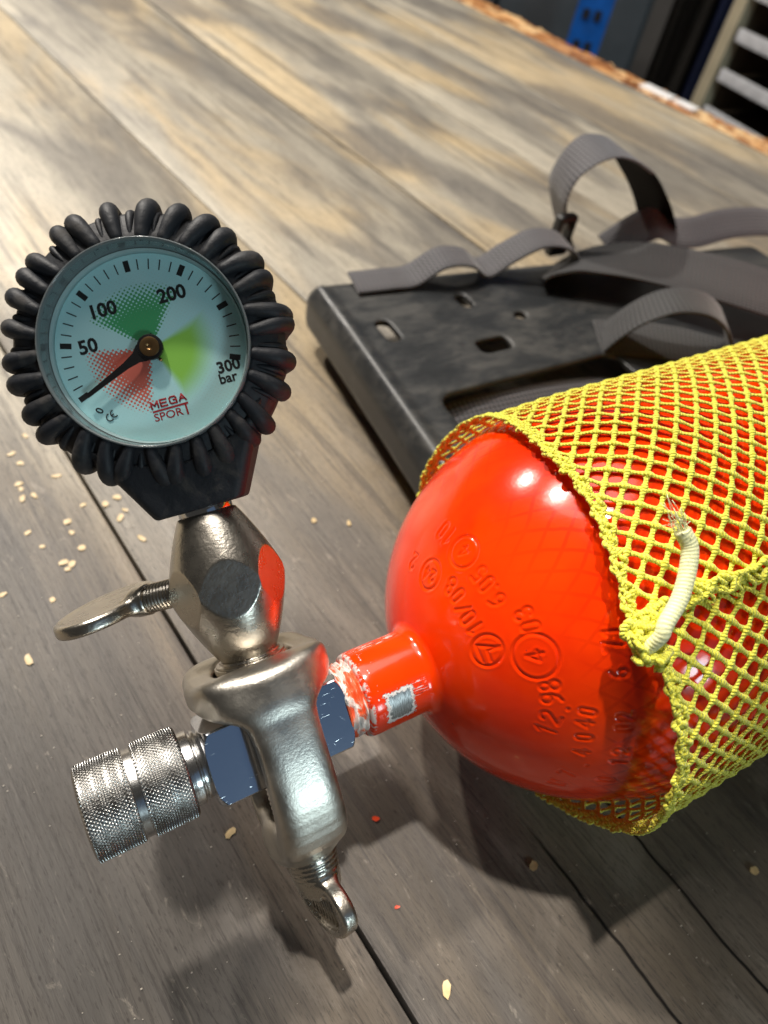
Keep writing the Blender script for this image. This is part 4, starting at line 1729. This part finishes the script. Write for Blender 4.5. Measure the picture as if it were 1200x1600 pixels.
# ------------------------------------------------------------------ small things on the table
FL = [(-0.1652, 0.2233), (-0.1734, 0.2126), (-0.171, 0.2046), (-0.1575, 0.1902), (-0.1741, 0.1911), (-0.1739, 0.1875), (-0.1743, 0.1811), (-0.1692, 0.1812), (-0.1504, 0.1673), (-0.159, 0.1597), (-0.1589, 0.1527), (-0.1761, 0.1597), (-0.1722, 0.1494), (-0.1569, 0.1422), (-0.1657, 0.137), (-0.1627, 0.135), (-0.165, 0.1329), (-0.1408, 0.1644), (-0.1351, 0.1666), (-0.1335, 0.1572), (-0.1369, 0.1534), (-0.1312, 0.1377), (-0.1916, 0.1297), (-0.1742, 0.1194), (-0.1883, 0.0946), (-0.1545, 0.2189), (-0.0526, 0.1179), (-0.037, 0.1098), (0.0237, 0.2103), (-0.096, -0.0766), (-0.0474, -0.0604), (0.0296, -0.1014), (-0.1406, -0.0015)]
SPECIAL = {0: 'pale flake topmost of the scatter close under the gauge ribs', 1: 'pale flake left of the scatter top beside the picture border', 3: 'pale flake close to the lower left gauge ribs on the middle of the plank', 8: 'pale flake just left of the dark seam under the gauge foot',
           21: 'single pale flake right of the dark seam nearest the gauge body', 22: 'pale flake cut by the left picture border above the wing screw', 23: 'pale flake alone between the scatter and the bleed screw tip', 25: 'pale flake half hidden behind the lower left gauge ribs',
           17: 'pale flake on the dark seam itself under the gauge', 24: 'lone pale flake on the plank left of the bleed screw', 26: 'lone pale flake on bare plank right of the gauge body',
           27: 'small pale flake between the gauge body and backplate', 28: 'pale flake in the gap beside the backplate left end',
           29: 'yellow flake on the lit plank near the bottom of the picture', 30: 'amber flake at the border of the cylinder shadow',
           31: 'amber flake in the dark shadow under the net', 32: 'amber flake under the yoke beside the valve knob'}


def flake(size, n=9):
    V = []
    ph = rng.uniform(0, 6)
    for i in range(n):
        a = 2 * pi * i / n
        r = size * (1 + .28 * sin(2 * a + ph) + rng.uniform(-.18, .18))
        V.append((r * cos(a), r * .75 * sin(a), .15 + .35 * abs(sin(a + ph)) * size * .5))
    V.append((0, 0, .15 + size * .12))
    b = len(V)
    V += [(v[0], v[1], max(.05, v[2] - .3)) for v in V[:b]]
    F = [[n, i, (i + 1) % n] for i in range(n)] + [[b + n, b + (i + 1) % n, b + i] for i in range(n)] + [[i, b + i, b + (i + 1) % n, (i + 1) % n] for i in range(n)]
    return V, F


for i, (x, y) in enumerate(FL):
    V, F = flake(rng.uniform(1.4, 2.1) if i not in (24, 29) else 2.2)
    o = mk('wood_flake', V, F, M_FLAKE, None, sharp=40)
    o.location = (x, y, .0003)
    o.rotation_euler = (0, 0, rng.uniform(0, 6.28))
    lab = SPECIAL.get(i, 'tiny pale yellow flake among the scatter on the planks below the gauge')
    tag(o, lab, 'flake', 'pale flakes scattered on the table')
for (x, y), lab in (((-0.0918, -0.0203), 'larger orange paint chip on the table below the valve neck'), ((-0.0989, -0.049), 'smaller orange paint chip right of the lower wing screw')):
    V, F = flake(1.25 if 'larger' in lab else .85)
    o = mk('paint_chip', V, F, M_CHIP, None, sharp=40)
    o.location = (x, y, .0003)
    tag(o, lab, 'paint chip', 'orange paint chips on the table')
parts = []
for k in range(420):
    x, y = rng.uniform(-.23, .06), rng.uniform(-.14, .20)
    s = rng.uniform(.08, .30)
    V, F = box(x * 1000 - s, x * 1000 + s, y * 1000 - s * .7, y * 1000 + s * .7, .25, .25 + s)
    parts.append((V, F))
V, F = join(parts)
o = mk('grit', V, F, M_DUST, None, smooth=False)
tag(o, 'fine pale grit and dust sprinkled over the near planks', 'dust', kind='stuff')
